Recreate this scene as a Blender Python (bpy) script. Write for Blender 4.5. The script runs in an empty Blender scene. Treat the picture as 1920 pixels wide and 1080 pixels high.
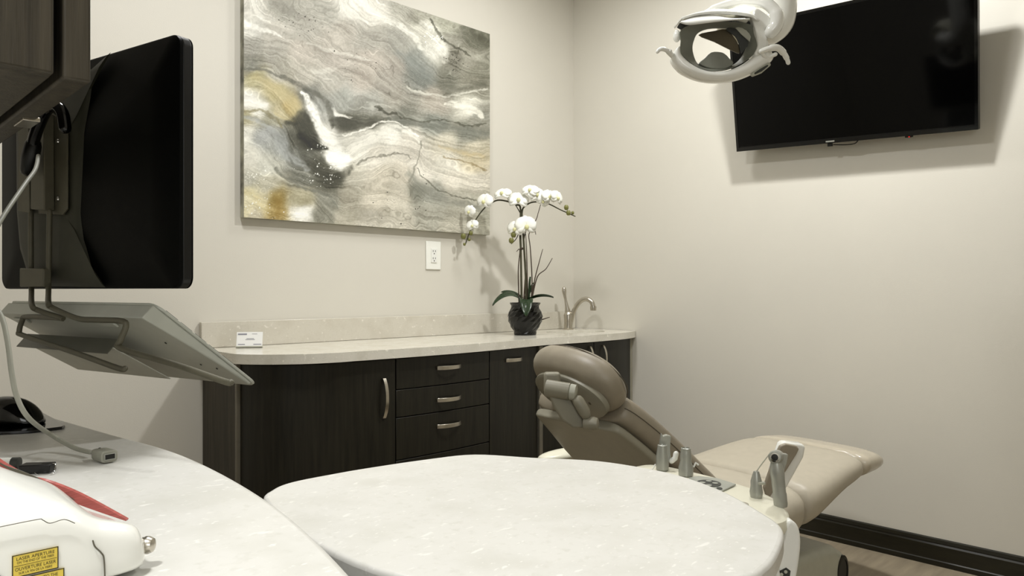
import bpy, bmesh, math, random
import numpy as np
from mathutils import Vector, Matrix
random.seed(7)
C = bpy.context.scene.collection
# ------------------------------------------------------------------ camera maths (metres; room corner at origin)
F, EYE, HY = 1376.0, 1.14, 545.0
ANG = math.radians(45.3)
VX, VY = math.cos(ANG), math.sin(ANG)
RX, RY = math.sin(ANG), -math.cos(ANG)
CX, CY = -(4.46*VX + .373*RX), -(4.46*VY + .373*RY)

def ray(px):
    u = (px-960)/F
    return VX+u*RX, VY+u*RY
def W(px, py, t):                      # a point of the photograph at depth t
    dx, dy = ray(px)
    return Vector((CX+t*dx, CY+t*dy, EYE-(py-HY)*t/F))
def G(px, py, z):                      # a point of the photograph on the level z
    return W(px, py, (EYE-z)*F/(py-HY))
def PL(px, py, P0, n):                 # ... on a plane
    dx, dy = ray(px); d = Vector((dx, dy, -(py-HY)/F)); o = Vector((CX, CY, EYE))
    t = (Vector(P0)-o).dot(n)/d.dot(n)
    return o+d*t
def PX(x, y, z):
    d = (x-CX, y-CY); t = d[0]*VX+d[1]*VY
    return 960+F*(d[0]*RX+d[1]*RY)/t, HY-F*(z-EYE)/t

# ------------------------------------------------------------------ materials
def srgb(r, g, b):
    f = lambda c: (c/255/12.92) if c/255 <= .04045 else ((c/255+.055)/1.055)**2.4
    return (f(r), f(g), f(b), 1)
def mat(name, col, rough=.5, metal=0, var=.04, scale=30, bump=0, bscale=200, coat=0, spec=None, stretch=None, emit=None, trans=0, col2=None):
    m = bpy.data.materials.new(name); m.use_nodes = True
    n = m.node_tree.nodes; l = m.node_tree.links
    b = n['Principled BSDF']; b.inputs['Roughness'].default_value = rough; b.inputs['Metallic'].default_value = metal
    b.inputs['Coat Weight'].default_value = coat
    if spec is not None: b.inputs['Specular IOR Level'].default_value = spec
    if trans: b.inputs['Transmission Weight'].default_value = trans
    if emit: b.inputs['Emission Color'].default_value = col; b.inputs['Emission Strength'].default_value = emit
    tc = n.new('ShaderNodeTexCoord'); src = tc.outputs['Object']
    if stretch:
        mp = n.new('ShaderNodeMapping'); mp.inputs['Scale'].default_value = stretch; l.new(src, mp.inputs[0]); src = mp.outputs[0]
    nz = n.new('ShaderNodeTexNoise'); nz.inputs['Scale'].default_value = scale; nz.inputs['Detail'].default_value = 5; l.new(src, nz.inputs[0])
    cr = n.new('ShaderNodeValToRGB')
    c1 = [max(0, c*(1-var*2)) for c in col[:3]]+[1]
    c2 = list(col2) if col2 else [min(1, c*(1+var*2)) for c in col[:3]]+[1]
    cr.color_ramp.elements[0].color = c1; cr.color_ramp.elements[1].color = c2
    cr.color_ramp.elements[0].position = .3; cr.color_ramp.elements[1].position = .7
    l.new(nz.outputs[0], cr.inputs[0]); l.new(cr.outputs[0], b.inputs['Base Color'])
    if bump:
        nb = n.new('ShaderNodeTexNoise'); nb.inputs['Scale'].default_value = bscale; nb.inputs['Detail'].default_value = 3; l.new(src, nb.inputs[0])
        bp = n.new('ShaderNodeBump'); bp.inputs['Strength'].default_value = bump; bp.inputs['Distance'].default_value = .002
        l.new(nb.outputs[0], bp.inputs['Height']); l.new(bp.outputs[0], b.inputs['Normal'])
    return m
def quartz(name, base, dark, light, rough=.22):
    m = bpy.data.materials.new(name); m.use_nodes = True
    n = m.node_tree.nodes; l = m.node_tree.links; b = n['Principled BSDF']; b.inputs['Roughness'].default_value = rough
    g = n.new('ShaderNodeNewGeometry')
    def noise(scale, det, st=(1, 1, 1)):
        mp = n.new('ShaderNodeMapping'); mp.inputs['Scale'].default_value = st; l.new(g.outputs['Position'], mp.inputs[0])
        z = n.new('ShaderNodeTexNoise'); z.inputs['Scale'].default_value = scale; z.inputs['Detail'].default_value = det; l.new(mp.outputs[0], z.inputs[0]); return z
    def mix(a, bcol, fac, lo, hi):
        r = n.new('ShaderNodeMapRange'); r.inputs[1].default_value = lo; r.inputs[2].default_value = hi; l.new(fac, r.inputs[0])
        x = n.new('ShaderNodeMix'); x.data_type = 'RGBA'; l.new(r.outputs[0], x.inputs[0])
        if isinstance(a, tuple): x.inputs[6].default_value = a
        else: l.new(a, x.inputs[6])
        x.inputs[7].default_value = bcol; return x.outputs[2]
    c = mix(base, dark, noise(14, 6).outputs[0], .45, .75)
    c = mix(c, dark, noise(90, 4, (1, 1, 2)).outputs[0], .55, .75)
    c = mix(c, light, noise(42, 2, (1, 2.2, 1)).outputs[0], .66, .72)
    c = mix(c, light, noise(110, 2, (1, 1.6, 1)).outputs[0], .66, .74)
    l.new(c, b.inputs['Base Color'])
    return m
M = {}
M['wall'] = mat('wall_paint', srgb(209, 205, 194), .55, var=.006, scale=3, bump=.12, bscale=260)
M['ceil'] = mat('ceiling_paint', srgb(225, 222, 215), .8, var=.01)
M['floor'] = mat('floor_vinyl', srgb(150, 138, 118), .45, var=.09, scale=5, stretch=(1, 7, 1), bump=.1)
M['wood'] = mat('espresso_wood', srgb(29, 27, 19), .42, var=.2, scale=9, stretch=(9, 9, .5), bump=.15, bscale=40, spec=.35)
M['wood2'] = mat('espresso_wood_upper', srgb(60, 55, 45), .5, var=.2, scale=9, stretch=(9, 9, .5), bump=.2, bscale=40, spec=.3)
M['base'] = mat('baseboard_paint', srgb(30, 28, 18), .35, var=.15, scale=12, stretch=(8, 1, 8), spec=.4)
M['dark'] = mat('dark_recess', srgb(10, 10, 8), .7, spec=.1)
M['quartz'] = quartz('pale_quartz', srgb(218, 214, 202), srgb(204, 200, 186), srgb(240, 236, 224), .16)
M['splash'] = quartz('speckled_quartz', srgb(204, 199, 186), srgb(194, 188, 174), srgb(222, 217, 206), .25)
M['quartzw'] = quartz('light_quartz_worktop', srgb(214, 213, 208), srgb(204, 203, 196), srgb(228, 227, 222), .3)
M['steel'] = mat('brushed_nickel', srgb(190, 184, 172), .28, 1, scale=80, stretch=(1, 1, 12))
M['chrome'] = mat('chrome', srgb(215, 215, 212), .1, 1)
M['alu'] = mat('aluminium_strip', srgb(120, 116, 104), .45, .6)
M['black'] = mat('black_plastic', srgb(10, 11, 10), .35, spec=.4)
M['gloss'] = mat('black_gloss', srgb(4, 4, 4), .08, spec=.5)
M['screen'] = mat('screen_glass', srgb(2, 2, 2), .07, spec=.16)
M['mback'] = mat('monitor_back', srgb(5, 6, 5), .45, spec=.08, bump=.15, bscale=900)
M['mcent'] = mat('monitor_bulge_lit', srgb(58, 58, 47), .5, spec=.3, bump=.2, bscale=900)  # black back like monitor_back; light on the raised hub put into the colour
M['bracket'] = mat('bracket_paint', srgb(92, 89, 74), .5, .2, bump=.2, bscale=600)
M['kbd'] = mat('keyboard_grey', srgb(184, 186, 176), .38, spec=.5, var=.02)
M['kbdk'] = mat('keyboard_keys', srgb(40, 40, 38), .5)
M['kbedge'] = mat('keyboard_dark_edge', srgb(82, 82, 72), .35)
M['cable'] = mat('grey_cable', srgb(160, 160, 148), .5)
M['usb'] = mat('grey_usb_shell', srgb(150, 150, 138), .45)
M['white'] = mat('white_plastic', srgb(232, 232, 226), .3, var=.01)
M['whiteg'] = mat('white_gloss', srgb(236, 236, 230), .15, var=.01, coat=.3)
M['cream'] = mat('cream_plastic', srgb(222, 219, 200), .32, var=.01)
M['pale'] = mat('pale_grey_plastic', srgb(176, 176, 162), .4, var=.02)
M['shell'] = mat('taupe_plastic', srgb(152, 148, 132), .45, var=.02)
M['shell2'] = mat('taupe_arm_plastic', srgb(138, 134, 118), .4, var=.02)
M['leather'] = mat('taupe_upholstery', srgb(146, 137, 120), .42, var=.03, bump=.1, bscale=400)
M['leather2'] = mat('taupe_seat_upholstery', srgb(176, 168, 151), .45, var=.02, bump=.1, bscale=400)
M['seam'] = mat('dark_seam', srgb(84, 76, 62), .6)
M['cover'] = mat('clear_toe_cover', srgb(185, 176, 158), .2, var=.02)
M['grey'] = mat('reflector_grey', srgb(122, 124, 114), .45)
M['mirror'] = mat('smoked_reflector', srgb(92, 84, 68), .15, .4)
M['silver'] = mat('satin_silver', srgb(165, 166, 158), .32, .45)
M['keypad'] = mat('keypad_grey', srgb(158, 160, 150), .4)
M['char'] = mat('charcoal_print', srgb(48, 50, 46), .5)
M['petal'] = mat('orchid_petal', srgb(240, 240, 232), .5, var=.01)
M['bud'] = mat('green_bud', srgb(112, 112, 56), .5)
M['lip'] = mat('yellow_green_lip', srgb(214, 212, 160), .5)
M['stem'] = mat('brown_green_stem', srgb(62, 60, 38), .6)
M['twig'] = mat('brown_twig', srgb(62, 48, 34), .7)
M['leaf'] = mat('dark_green_leaf', srgb(34, 52, 30), .25, var=.1)
M['pot'] = mat('black_glazed_pot', srgb(10, 10, 7), .14, spec=.4)
M['yellow'] = mat('yellow_label', srgb(222, 196, 78), .5, var=.01)
M['ink'] = mat('black_ink', srgb(20, 20, 16), .6)
M['inkg'] = mat('grey_ink', srgb(140, 140, 150), .6)
M['red'] = mat('red_translucent_trim', srgb(172, 84, 78), .2, var=.12, scale=60, stretch=(1, 1, 14))
M['dtrim'] = mat('dark_grey_trim', srgb(92, 88, 76), .25)
M['paper'] = mat('white_card', srgb(238, 238, 236), .6, var=.005)
M['plate'] = mat('white_outlet_plate', srgb(236, 236, 228), .35, var=.005)
M['led'] = mat('red_led', srgb(200, 30, 20), .4, emit=1)
M['edgepaint'] = mat('canvas_edge', srgb(150, 148, 132), .8, var=.3, scale=14)

# ------------------------------------------------------------------ object plumbing
ORG = {}
def tag(o, label=None, cat=None, group=None, kind=None):
    if label: o['label'] = label
    if cat: o['category'] = cat
    if group: o['group'] = group
    if kind: o['kind'] = kind
    return o
def thing(name, label, cat, loc, group=None):
    o = bpy.data.objects.new(name, None); C.objects.link(o); o.location = loc; o.empty_display_size = .05
    ORG[o.name] = Vector(loc); return tag(o, label, cat, group)
def sm(poly, p): return poly
class MB:
    def __init__(s): s.v = []; s.f = []
    def add(s, vs, fs):
        k = len(s.v); s.v += [Vector(a) for a in vs]; s.f += [tuple(i+k for i in f) for f in fs]; return s
    def box(s, c, d, ax=None):
        c = Vector(c); X, Y, Z = ax if ax else (Vector((1, 0, 0)), Vector((0, 1, 0)), Vector((0, 0, 1)))
        vs = [c+X*(i*d[0]/2)+Y*(j*d[1]/2)+Z*(k*d[2]/2) for i in (-1, 1) for j in (-1, 1) for k in (-1, 1)]
        return s.add(vs, [(0, 1, 3, 2), (4, 6, 7, 5), (0, 4, 5, 1), (2, 3, 7, 6), (0, 2, 6, 4), (1, 5, 7, 3)])
    def prism(s, pts, off, inner=None):      # polygon swept by vector off
        n = len(pts); off = Vector(off); vs = [Vector(p) for p in pts]; vs += [p+off for p in vs]
        fs = [(i, (i+1) % n, (i+1) % n+n, i+n) for i in range(n)]
        return s.add(vs, fs+[tuple(range(n))[::-1], tuple(range(n, 2*n))])
    def ringprism(s, outer, inner, off):     # same count
        n = len(outer); off = Vector(off); o = [Vector(p) for p in outer]; q = [Vector(p) for p in inner]
        vs = o+q+[p+off for p in o]+[p+off for p in q]; fs = []
        for i in range(n):
            j = (i+1) % n
            fs += [(i, j, n+j, n+i), (2*n+i, 3*n+i, 3*n+j, 2*n+j), (i, 2*n+i, 2*n+j, j), (n+i, n+j, 3*n+j, 3*n+i)]
        return s.add(vs, fs)
    def loft(s, secs, cap=True, close=True):
        n = len(secs[0]); vs = [p for q in secs for p in q]; fs = []
        for a in range(len(secs)-1):
            for i in range(n if close else n-1):
                j = (i+1) % n; fs.append((a*n+i, a*n+j, (a+1)*n+j, (a+1)*n+i))
        if cap: fs += [tuple(range(n))[::-1], tuple(range((len(secs)-1)*n, len(secs)*n))]
        return s.add(vs, fs)
    def tube(s, pts, r, seg=10, flat=None, roundends=True):
        pts = [Vector(p) for p in pts]; n = len(pts)
        rs = list(r) if hasattr(r, '__len__') else [r]*n
        if roundends:
            d0 = (pts[0]-pts[1]).normalized(); d1 = (pts[-1]-pts[-2]).normalized()
            pts = [pts[0]+d0*rs[0]*.95, pts[0]+d0*rs[0]*.6]+pts+[pts[-1]+d1*rs[-1]*.6, pts[-1]+d1*rs[-1]*.95]
            rs = [rs[0]*.3, rs[0]*.8]+rs+[rs[-1]*.8, rs[-1]*.3]; n += 4
        up = None; secs = []
        for i in range(n):
            t = (pts[min(i+1, n-1)]-pts[max(i-1, 0)]).normalized()
            if up is None:
                up = Vector((0, 0, 1)) if abs(t.z) < .9 else Vector((1, 0, 0))
            a = t.cross(up); a = a.normalized() if a.length > 1e-6 else Vector((1, 0, 0)); up = a.cross(t).normalized()
            fl = flat or 1
            secs.append([pts[i]+a*(math.cos(k*2*math.pi/seg)*rs[i])+up*(math.sin(k*2*math.pi/seg)*rs[i]*fl) for k in range(seg)])
        return s.loft(secs)
    def lathe(s, prof, o, axis=(0, 0, 1), seg=24):   # prof (r, h)
        ax = Vector(axis).normalized(); q = ax.orthogonal().normalized(); w = ax.cross(q); o = Vector(o)
        return s.loft([[o+ax*h+q*(math.cos(k*2*math.pi/seg)*max(r, 1e-4))+w*(math.sin(k*2*math.pi/seg)*max(r, 1e-4)) for k in range(seg)] for r, h in prof])
    def ball(s, c, r, seg=16, sc=(1, 1, 1), ax=None):
        X, Y, Z = ax if ax else (Vector((1, 0, 0)), Vector((0, 1, 0)), Vector((0, 0, 1)))
        c = Vector(c); secs = []
        for i in range(1, seg//2):
            a = math.pi*i/(seg//2)
            secs.append([c+X*(r*sc[0]*math.sin(a)*math.cos(k*2*math.pi/seg))+Y*(r*sc[1]*math.sin(a)*math.sin(k*2*math.pi/seg))-Z*(r*sc[2]*math.cos(a)) for k in range(seg)])
        return s.loft(secs)
    def build(s, name, m, parent=None, bevel=0, subd=0, smooth=True, bseg=3, origin=None, angle=40, solid=0):
        me = bpy.data.meshes.new(name); org = ORG[parent.name] if parent else Vector(origin if origin is not None else s.basepoint())
        me.from_pydata([tuple(v-org) for v in s.v], [], s.f)
        bm = bmesh.new(); bm.from_mesh(me); bmesh.ops.recalc_face_normals(bm, faces=bm.faces); bm.to_mesh(me); bm.free()
        me.materials.append(M[m] if isinstance(m, str) else m)
        o = bpy.data.objects.new(name, me); C.objects.link(o); ORG[o.name] = org
        if parent: o.parent = parent
        else: o.location = org
        if smooth:
            me.polygons.foreach_set('use_smooth', [True]*len(me.polygons))
            if not subd:
                try: me.set_sharp_from_angle(angle=math.radians(angle))
                except Exception: pass
        if solid:
            md = o.modifiers.new('solid', 'SOLIDIFY'); md.thickness = solid; md.offset = 0
        if bevel:
            md = o.modifiers.new('bevel', 'BEVEL'); md.width = bevel; md.segments = bseg; md.limit_method = 'ANGLE'; md.angle_limit = math.radians(35)
            md.harden_normals = False
        if subd:
            md = o.modifiers.new('sub', 'SUBSURF'); md.levels = subd; md.render_levels = subd
        return o
    def basepoint(s):
        xs = [v.x for v in s.v]; ys = [v.y for v in s.v]; zs = [v.z for v in s.v]
        return Vector(((min(xs)+max(xs))/2, (min(ys)+max(ys))/2, min(zs)))
def spline(pts, n=8, closed=False):
    P = [Vector(p) for p in pts]; out = []; N = len(P)
    for i in range(N if closed else N-1):
        if closed: a, b, c, d = P[(i-1) % N], P[i], P[(i+1) % N], P[(i+2) % N]
        else: a, b, c, d = P[max(i-1, 0)], P[i], P[i+1], P[min(i+2, N-1)]
        for k in range(n):
            t = k/n
            out.append(.5*((2*b)+(c-a)*t+(2*a-5*b+4*c-d)*t*t+(3*b-a-3*c+d)*t**3))
    if not closed: out.append(P[-1])
    return out
def interp(x, xs, ys):
    return float(np.interp(x, xs, ys))

# ------------------------------------------------------------------ the room
RXL, RYN, CEIL = -4.7, -4.6, 3.05
def struct(name, mb, m, **k): return tag(mb.build(name, m, **k), kind='structure')
struct('floor', MB().box((RXL/2, RYN/2, -.05), (-RXL+.2, -RYN+.2, .1)), 'floor', smooth=False)
struct('ceiling', MB().box((RXL/2, RYN/2, CEIL+.05), (-RXL+.2, -RYN+.2, .1)), 'ceil', smooth=False)
struct('wall_left', MB().box((RXL/2, .05, CEIL/2), (-RXL+.2, .1, CEIL)), 'wall', smooth=False)
struct('wall_right', MB().box((.05, RYN/2, CEIL/2), (.1, -RYN, CEIL)), 'wall', smooth=False)
struct('wall_back', MB().box((RXL-.05, RYN/2, CEIL/2), (.1, -RYN, CEIL)), 'wall', smooth=False)
struct('wall_near', MB().box((RXL/2, RYN-.05, CEIL/2), (-RXL+.2, .1, CEIL)), 'wall', smooth=False)
def baseboard(name, a, b, n):      # moulded profile
    a, b, n = Vector(a), Vector(b), Vector(n)
    prof = [(0, 0), (.016, 0), (.016, .02), (.013, .024), (.013, .083), (.009, .09), (.012, .096), (.008, .108), (0, .112)]
    struct(name, MB().loft([[p+n*d+Vector((0, 0, h)) for d, h in prof] for p in (a, b)]), 'base', smooth=False)
baseboard('baseboard_right', (0, -.46, 0), (0, RYN, 0), (-1, 0, 0))
baseboard('baseboard_left', (-2.245, 0, 0), (RXL, 0, 0), (0, -1, 0))

# ------------------------------------------------------------------ painting on the left wall
def painting():
    x0, x1, z0, z1, th = -2.085, -.726, 1.437, 2.512, .035
    root = thing('canvas_painting', 'large unframed abstract canvas with grey, white and ochre marbled swirls on the wall', 'painting', ((x0+x1)/2, 0, z0))
    MB().box(((x0+x1)/2, -th/2, (z0+z1)/2), (x1-x0, th-.003, z1-z0)).build('canvas_edge', 'edgepaint', root, smooth=False)
    nx, nz = 600, 460
    xs = np.linspace(x0, x1, nx); zs = np.linspace(z0, z1, nz)
    Xw, Zw = np.meshgrid(xs, zs)
    dx, dy = Xw-CX, -th-CY
    t = dx*VX+dy*VY
    U = (960+F*(dx*RX+dy*RY)/t-430)/.4259
    V = (HY-F*(Zw-EYE)/t)/.4259
    rng = np.random.RandomState(3)
    def vnoise(a, b, seed):
        r = np.random.RandomState(seed).rand(256, 256)
        ai = np.floor(a).astype(int); bi = np.floor(b).astype(int); fa = a-ai; fb = b-bi
        fa = fa*fa*(3-2*fa); fb = fb*fb*(3-2*fb)
        g = lambda i, j: r[i % 256, j % 256]
        return (g(ai, bi)*(1-fa)+g(ai+1, bi)*fa)*(1-fb)+(g(ai, bi+1)*(1-fa)+g(ai+1, bi+1)*fa)*fb
    def fbm(a, b, seed, o=4):
        s = 0; w = 0
        for k in range(o):
            s = s+vnoise(a*2**k+k*17, b*2**k+k*31, seed+k)*.5**k; w += .5**k
        return s/w-.5
    Uw = U+fbm(U/120, V/120, 1)*55+fbm(U/30, V/30, 5)*10
    Vw = V+fbm(U/120, V/120, 9)*55+fbm(U/30, V/30, 13)*10
    cps = [(90,30,205,203,196),(250,40,170,168,160),(420,50,176,174,166),(520,30,215,213,206),(640,40,205,202,194),(760,50,170,168,158),(850,60,150,148,136),(950,100,160,160,146),(1080,170,110,110,98),
     (80,120,205,204,198),(200,150,180,176,168),(330,130,165,162,154),(480,160,170,164,155),(620,180,160,157,149),(740,200,150,149,142),(860,140,190,188,178),(960,200,150,148,138),(1060,260,145,143,132),
     (90,190,150,148,141),(200,240,165,162,154),(330,230,180,173,164),(480,270,176,169,161),(620,270,172,164,155),(720,290,160,154,146),(830,280,132,136,132),(920,220,205,204,196),(1000,260,120,118,108),(1100,320,125,124,112),
     (90,290,130,130,122),(220,310,165,162,152),(330,340,172,168,158),(450,350,165,162,154),(580,360,168,160,151),(700,370,158,153,145),(840,340,122,126,122),(960,370,110,110,100),(1080,380,130,128,116),
     (110,345,168,160,120),(200,400,178,166,122),(270,470,170,150,95),(230,490,185,175,140),(80,440,215,214,208),(140,470,205,204,196),(350,420,120,121,116),(420,470,140,142,138),(520,430,150,152,147),(620,470,150,150,144),(720,440,150,146,137),(900,440,165,158,148),(1050,470,205,203,192),(1100,520,135,134,125),
     (70,495,165,158,125),(180,520,150,148,130),(320,540,62,62,52),(350,620,50,50,42),(400,500,190,190,186),(430,600,215,214,208),(540,540,88,88,78),(620,545,100,100,90),(760,525,112,113,105),(900,550,128,132,126),(1060,590,120,122,114),
     (70,580,205,204,196),(160,590,160,163,164),(230,640,150,154,154),(270,620,85,85,76),(600,600,200,198,190),(720,590,212,210,202),(820,620,195,190,180),(940,630,190,184,168),(1080,650,188,180,160),
     (80,680,195,193,183),(180,720,180,180,170),(300,690,125,127,122),(400,740,80,80,70),(470,700,225,224,218),(560,650,205,203,194),(650,690,200,195,184),(740,650,195,190,180),(830,680,190,185,175),(950,730,195,191,180),(1080,700,190,178,150),
     (80,780,180,178,166),(90,850,205,198,165),(180,810,190,186,168),(330,780,120,121,113),(440,790,70,70,60),(540,760,185,181,168),(660,770,200,193,178),(760,760,195,188,174),(860,760,205,200,190),(980,800,200,194,182),(1090,800,198,192,180),
     (80,930,205,196,160),(220,900,160,135,70),(215,940,170,145,85),(150,890,205,195,160),(320,900,175,168,140),(320,945,225,224,220),(420,880,140,140,130),(520,870,165,160,146),(640,870,198,191,176),(740,880,196,190,176),(830,830,130,131,122),(900,860,145,146,138),(1000,900,165,162,150),(1090,920,170,168,155),
     (120,960,190,182,160),(400,950,130,129,118),(500,950,175,170,155),(620,960,185,180,168),(760,970,190,185,172),(880,930,160,158,147),(1000,990,175,171,158),(1100,1000,170,168,155)]
    cp = np.array(cps, float)
    acc = np.zeros(U.shape+(3,)); ws = np.zeros(U.shape)
    for q in cp:
        d2 = (Uw-q[0])**2+(Vw-q[1])**2
        w = 1/(d2+400)**2.2
        ws += w; acc += w[..., None]*q[2:5]
    col = acc/ws[..., None]
    flows = [(0, [(760,0),(880,60),(1000,110),(1130,180)]), (1, [(640,0),(760,70),(880,110),(960,200),(1050,280),(1130,300)]), (2, [(560,0),(640,60),(760,120),(830,200),(920,270),(960,330),(1130,350)]),
     (3, [(330,0),(480,80),(640,130),(740,190),(800,260),(860,340),(950,400),(1130,390)]), (4, [(180,0),(300,80),(480,180),(640,250),(740,330),(820,410),(1000,425),(1130,450)]),
     (5, [(45,90),(140,130),(300,190),(480,260),(600,340),(720,430),(860,470),(1000,480),(1130,520)]), (6, [(45,150),(200,210),(350,300),(480,390),(580,470),(690,500),(800,515),(950,540),(1130,560)]),
     (7, [(45,245),(180,260),(300,340),(400,400),(445,470),(450,560),(520,580),(620,545),(720,540),(850,600),(1000,610),(1130,615)]),
     (8, [(45,310),(150,320),(260,380),(330,460),(350,560),(430,620),(480,660),(560,620),(650,580),(730,580),(820,630),(950,660),(1130,680)]),
     (9, [(45,400),(150,410),(200,470),(250,560),(320,650),(420,720),(520,690),(620,640),(730,610),(830,660),(950,700),(1130,740)]),
     (10, [(45,520),(130,530),(200,590),(220,660),(300,740),(420,790),(500,760),(600,710),(720,660),(830,690),(810,760),(900,830),(1130,890)]),
     (11, [(45,580),(130,590),(180,660),(270,760),(400,820),(480,850),(560,820),(700,760),(790,800),(850,880),(1000,940),(1130,950)]),
     (12, [(45,650),(130,660),(200,750),(300,840),(420,870),(480,940),(560,920),(700,920),(900,970),(1130,1010)]), (13, [(45,780),(200,850),(350,900),(440,980),(700,1000),(1000,1040)]), (14, [(45,900),(200,960),(350,990)])]
    ps = np.zeros(U.shape); pw = np.zeros(U.shape)
    for val, pts in flows:
        sp = spline([(a, b, 0) for a, b in pts], 4)
        for p in sp:
            w = 1/((Uw-p.x)**2+(Vw-p.y)**2+500)**1.5
            pw += w; ps += w*val
    psi = ps/pw
    along = (Uw+.4*Vw)
    st = fbm(psi*5, along/260, 21, 4)*44+fbm(psi*18, along/160, 31, 4)*44+fbm(psi*2, along/300, 41, 3)*26+fbm(psi*50, along/90, 47, 2)*18
    st2 = fbm(U/6, V/6, 51, 3)*26+fbm(U/40, V/40, 55, 3)*16
    col += (st+st2)[..., None]
    # thin dark vein lines along contour levels
    ph = psi*2.0+fbm(U/90, V/90, 61, 3)*1.2
    ln = np.clip(1-np.abs((ph % 1)-.5)/.035, 0, 1)*np.clip(fbm(U/60, V/60, 66, 2)*4+.4, 0, 1)
    col -= (ln*34)[..., None]
    ln = np.clip(1-np.abs(((ph*1.3+.37) % 1)-.5)/.05, 0, 1)*np.clip(fbm(U/70, V/70, 76, 2)*4+.3, 0, 1)
    col += (ln*28)[..., None]
    UA = (U+fbm(U/35, V/35, 81, 3)*22+fbm(U/9, V/9, 84, 2)*5).astype(np.float32); VA = (V+fbm(U/35, V/35, 91, 3)*22+fbm(U/9, V/9, 94, 2)*5).astype(np.float32)
    RAG = fbm(U/12, V/12, 95, 3)*1.1
    def stroke(pts, w, c, al=.85, soft=.5, rag=10):
        nonlocal col
        sp = spline([(a, b, 0) for a, b in pts], 5) if len(pts) > 2 else [Vector((a, b, 0)) for a, b in pts]
        n = len(sp); best = np.full(U.shape, 1e9, np.float32); ww = w
        for i in range(n-1):
            p, q = sp[i], sp[i+1]; ex, ey = q.x-p.x, q.y-p.y; L2_ = ex*ex+ey*ey+1e-6
            tt = np.clip(((UA-p.x)*ex+(VA-p.y)*ey)/L2_, 0, 1)
            g = np.linspace(0, 1, len(ww)); wa, wb = np.interp(i/(n-1), g, ww), np.interp((i+1)/(n-1), g, ww)
            best = np.minimum(best, np.hypot(UA-p.x-tt*ex, VA-p.y-tt*ey)/(wa+(wb-wa)*tt))
        a = np.clip((1-best)/soft, 0, 1)*al
        a = a*np.clip(.85+RAG+st*.008, 0, 1)
        cc = np.array(c, float)+st[..., None]*.5
        col = col*(1-a[..., None])+cc*a[..., None]
    Wt = (232, 231, 226); DK = (58, 58, 48); MG = (120, 122, 116)
    stroke([(45,95),(140,130),(230,160)], [16, 14, 4], Wt, .8)
    stroke([(585,0),(640,55),(740,110),(810,160),(850,220)], [12, 20, 16, 18, 10], (222,221,214), .8)
    stroke([(840,90),(900,140),(940,210),(950,265)], [10, 34, 34, 20], (228,227,220), .8, .8)
    stroke([(880,85),(930,160),(1000,215),(1060,240)], [5, 7, 6, 3], DK, .7)
    stroke([(1060,140),(1100,170),(1130,190)], [12, 22, 26], (88,88,76), .8)
    stroke([(940,375),(1020,390),(1120,370)], [14, 24, 20], (92,92,82), .6, .9)
    stroke([(740,230),(830,300),(900,360)], [20, 50, 30], (124,130,128), .6, .9)
    stroke([(470,0),(540,60),(620,110)], [12, 14, 4], (224,223,216), .7)
    stroke([(780,380),(830,405),(950,425),(1060,405),(1130,390)], [6, 8, 6, 6, 5], (206,205,196), .7)
    stroke([(340,190),(440,220),(560,250),(620,265)], [6, 10, 8, 4], (212,210,202), .6)
    stroke([(360,310),(420,315),(470,300)], [14, 16, 8], (205,203,194), .6)
    stroke([(45,300),(150,310),(250,345),(350,395),(420,440),(445,500),(450,560)], [6, 8, 10, 14, 16, 16, 10], (98,98,90), .75)
    stroke([(110,335),(200,380),(270,440),(310,500),(280,530),(200,500)], [16, 34, 38, 28, 14, 8], (182,168,122), .65, .8)
    stroke([(250,540),(300,530),(330,500),(340,560),(330,620)], [14, 26, 30, 44, 40], (60,60,50), .85, .7)
    stroke([(320,600),(380,640),(430,655)], [26, 24, 12], (40,40,33), .9, .6)
    stroke([(460,540),(540,550),(620,545),(700,520)], [26, 34, 26, 12], (84,84,75), .85)
    stroke([(700,520),(820,540),(950,560),(1130,595)], [14, 26, 26, 24], (112,115,108), .75, .8)
    stroke([(640,470),(700,495),(730,505)], [5, 8, 6], DK, .8)
    stroke([(730,505),(830,535),(950,530),(1050,555),(1130,545)], [4, 4, 4, 5, 5], (76,76,66), .7)
    stroke([(950,455),(1040,470),(1110,510)], [10, 28, 14], (222,220,210), .85)
    stroke([(315,400),(345,440),(370,500),(400,560),(430,610)], [8, 18, 28, 24, 24], (236,236,232), .9, .5)
    stroke([(455,480),(470,505),(540,515)], [10, 14, 5], Wt, .8)
    stroke([(400,570),(440,610),(470,650)], [22, 36, 30], Wt, .9, .5)
    stroke([(440,690),(480,710),(520,700)], [34, 46, 26], (240,240,236), .95, .5)
    stroke([(550,655),(640,600),(720,560),(800,590),(850,630)], [34, 40, 24, 12, 6], (222,220,212), .8, .7)
    stroke([(500,600),(600,570),(690,530),(760,550),(830,600)], [4, 5, 6, 5, 4], (238,236,230), .8)
    stroke([(560,720),(640,690),(760,680),(800,700)], [5, 6, 4, 3], (110,108,98), .7)
    stroke([(850,620),(845,670),(820,730),(790,800)], [5, 4, 5, 8], (132,130,120), .7)
    stroke([(300,640),(340,700),(400,770),(470,790),(540,740)], [14, 26, 36, 28, 16], (76,76,67), .75, .8)
    stroke([(45,520),(110,525),(180,560),(215,620),(260,690),(350,740)], [10, 12, 16, 22, 26, 16], (168,172,174), .7)
    stroke([(45,440),(100,450),(160,470)], [26, 30, 14], (224,223,218), .8)
    stroke([(45,490),(140,490),(210,530),(240,560)], [6, 7, 6, 4], (128,120,86), .7)
    stroke([(200,740),(280,800),(360,840),(440,860),(470,920)], [8, 8, 7, 7, 5], (112,114,106), .7)
    stroke([(790,760),(850,830),(940,880),(1040,900),(1120,930)], [20, 34, 30, 22, 16], (132,133,125), .7, .8)
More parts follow.
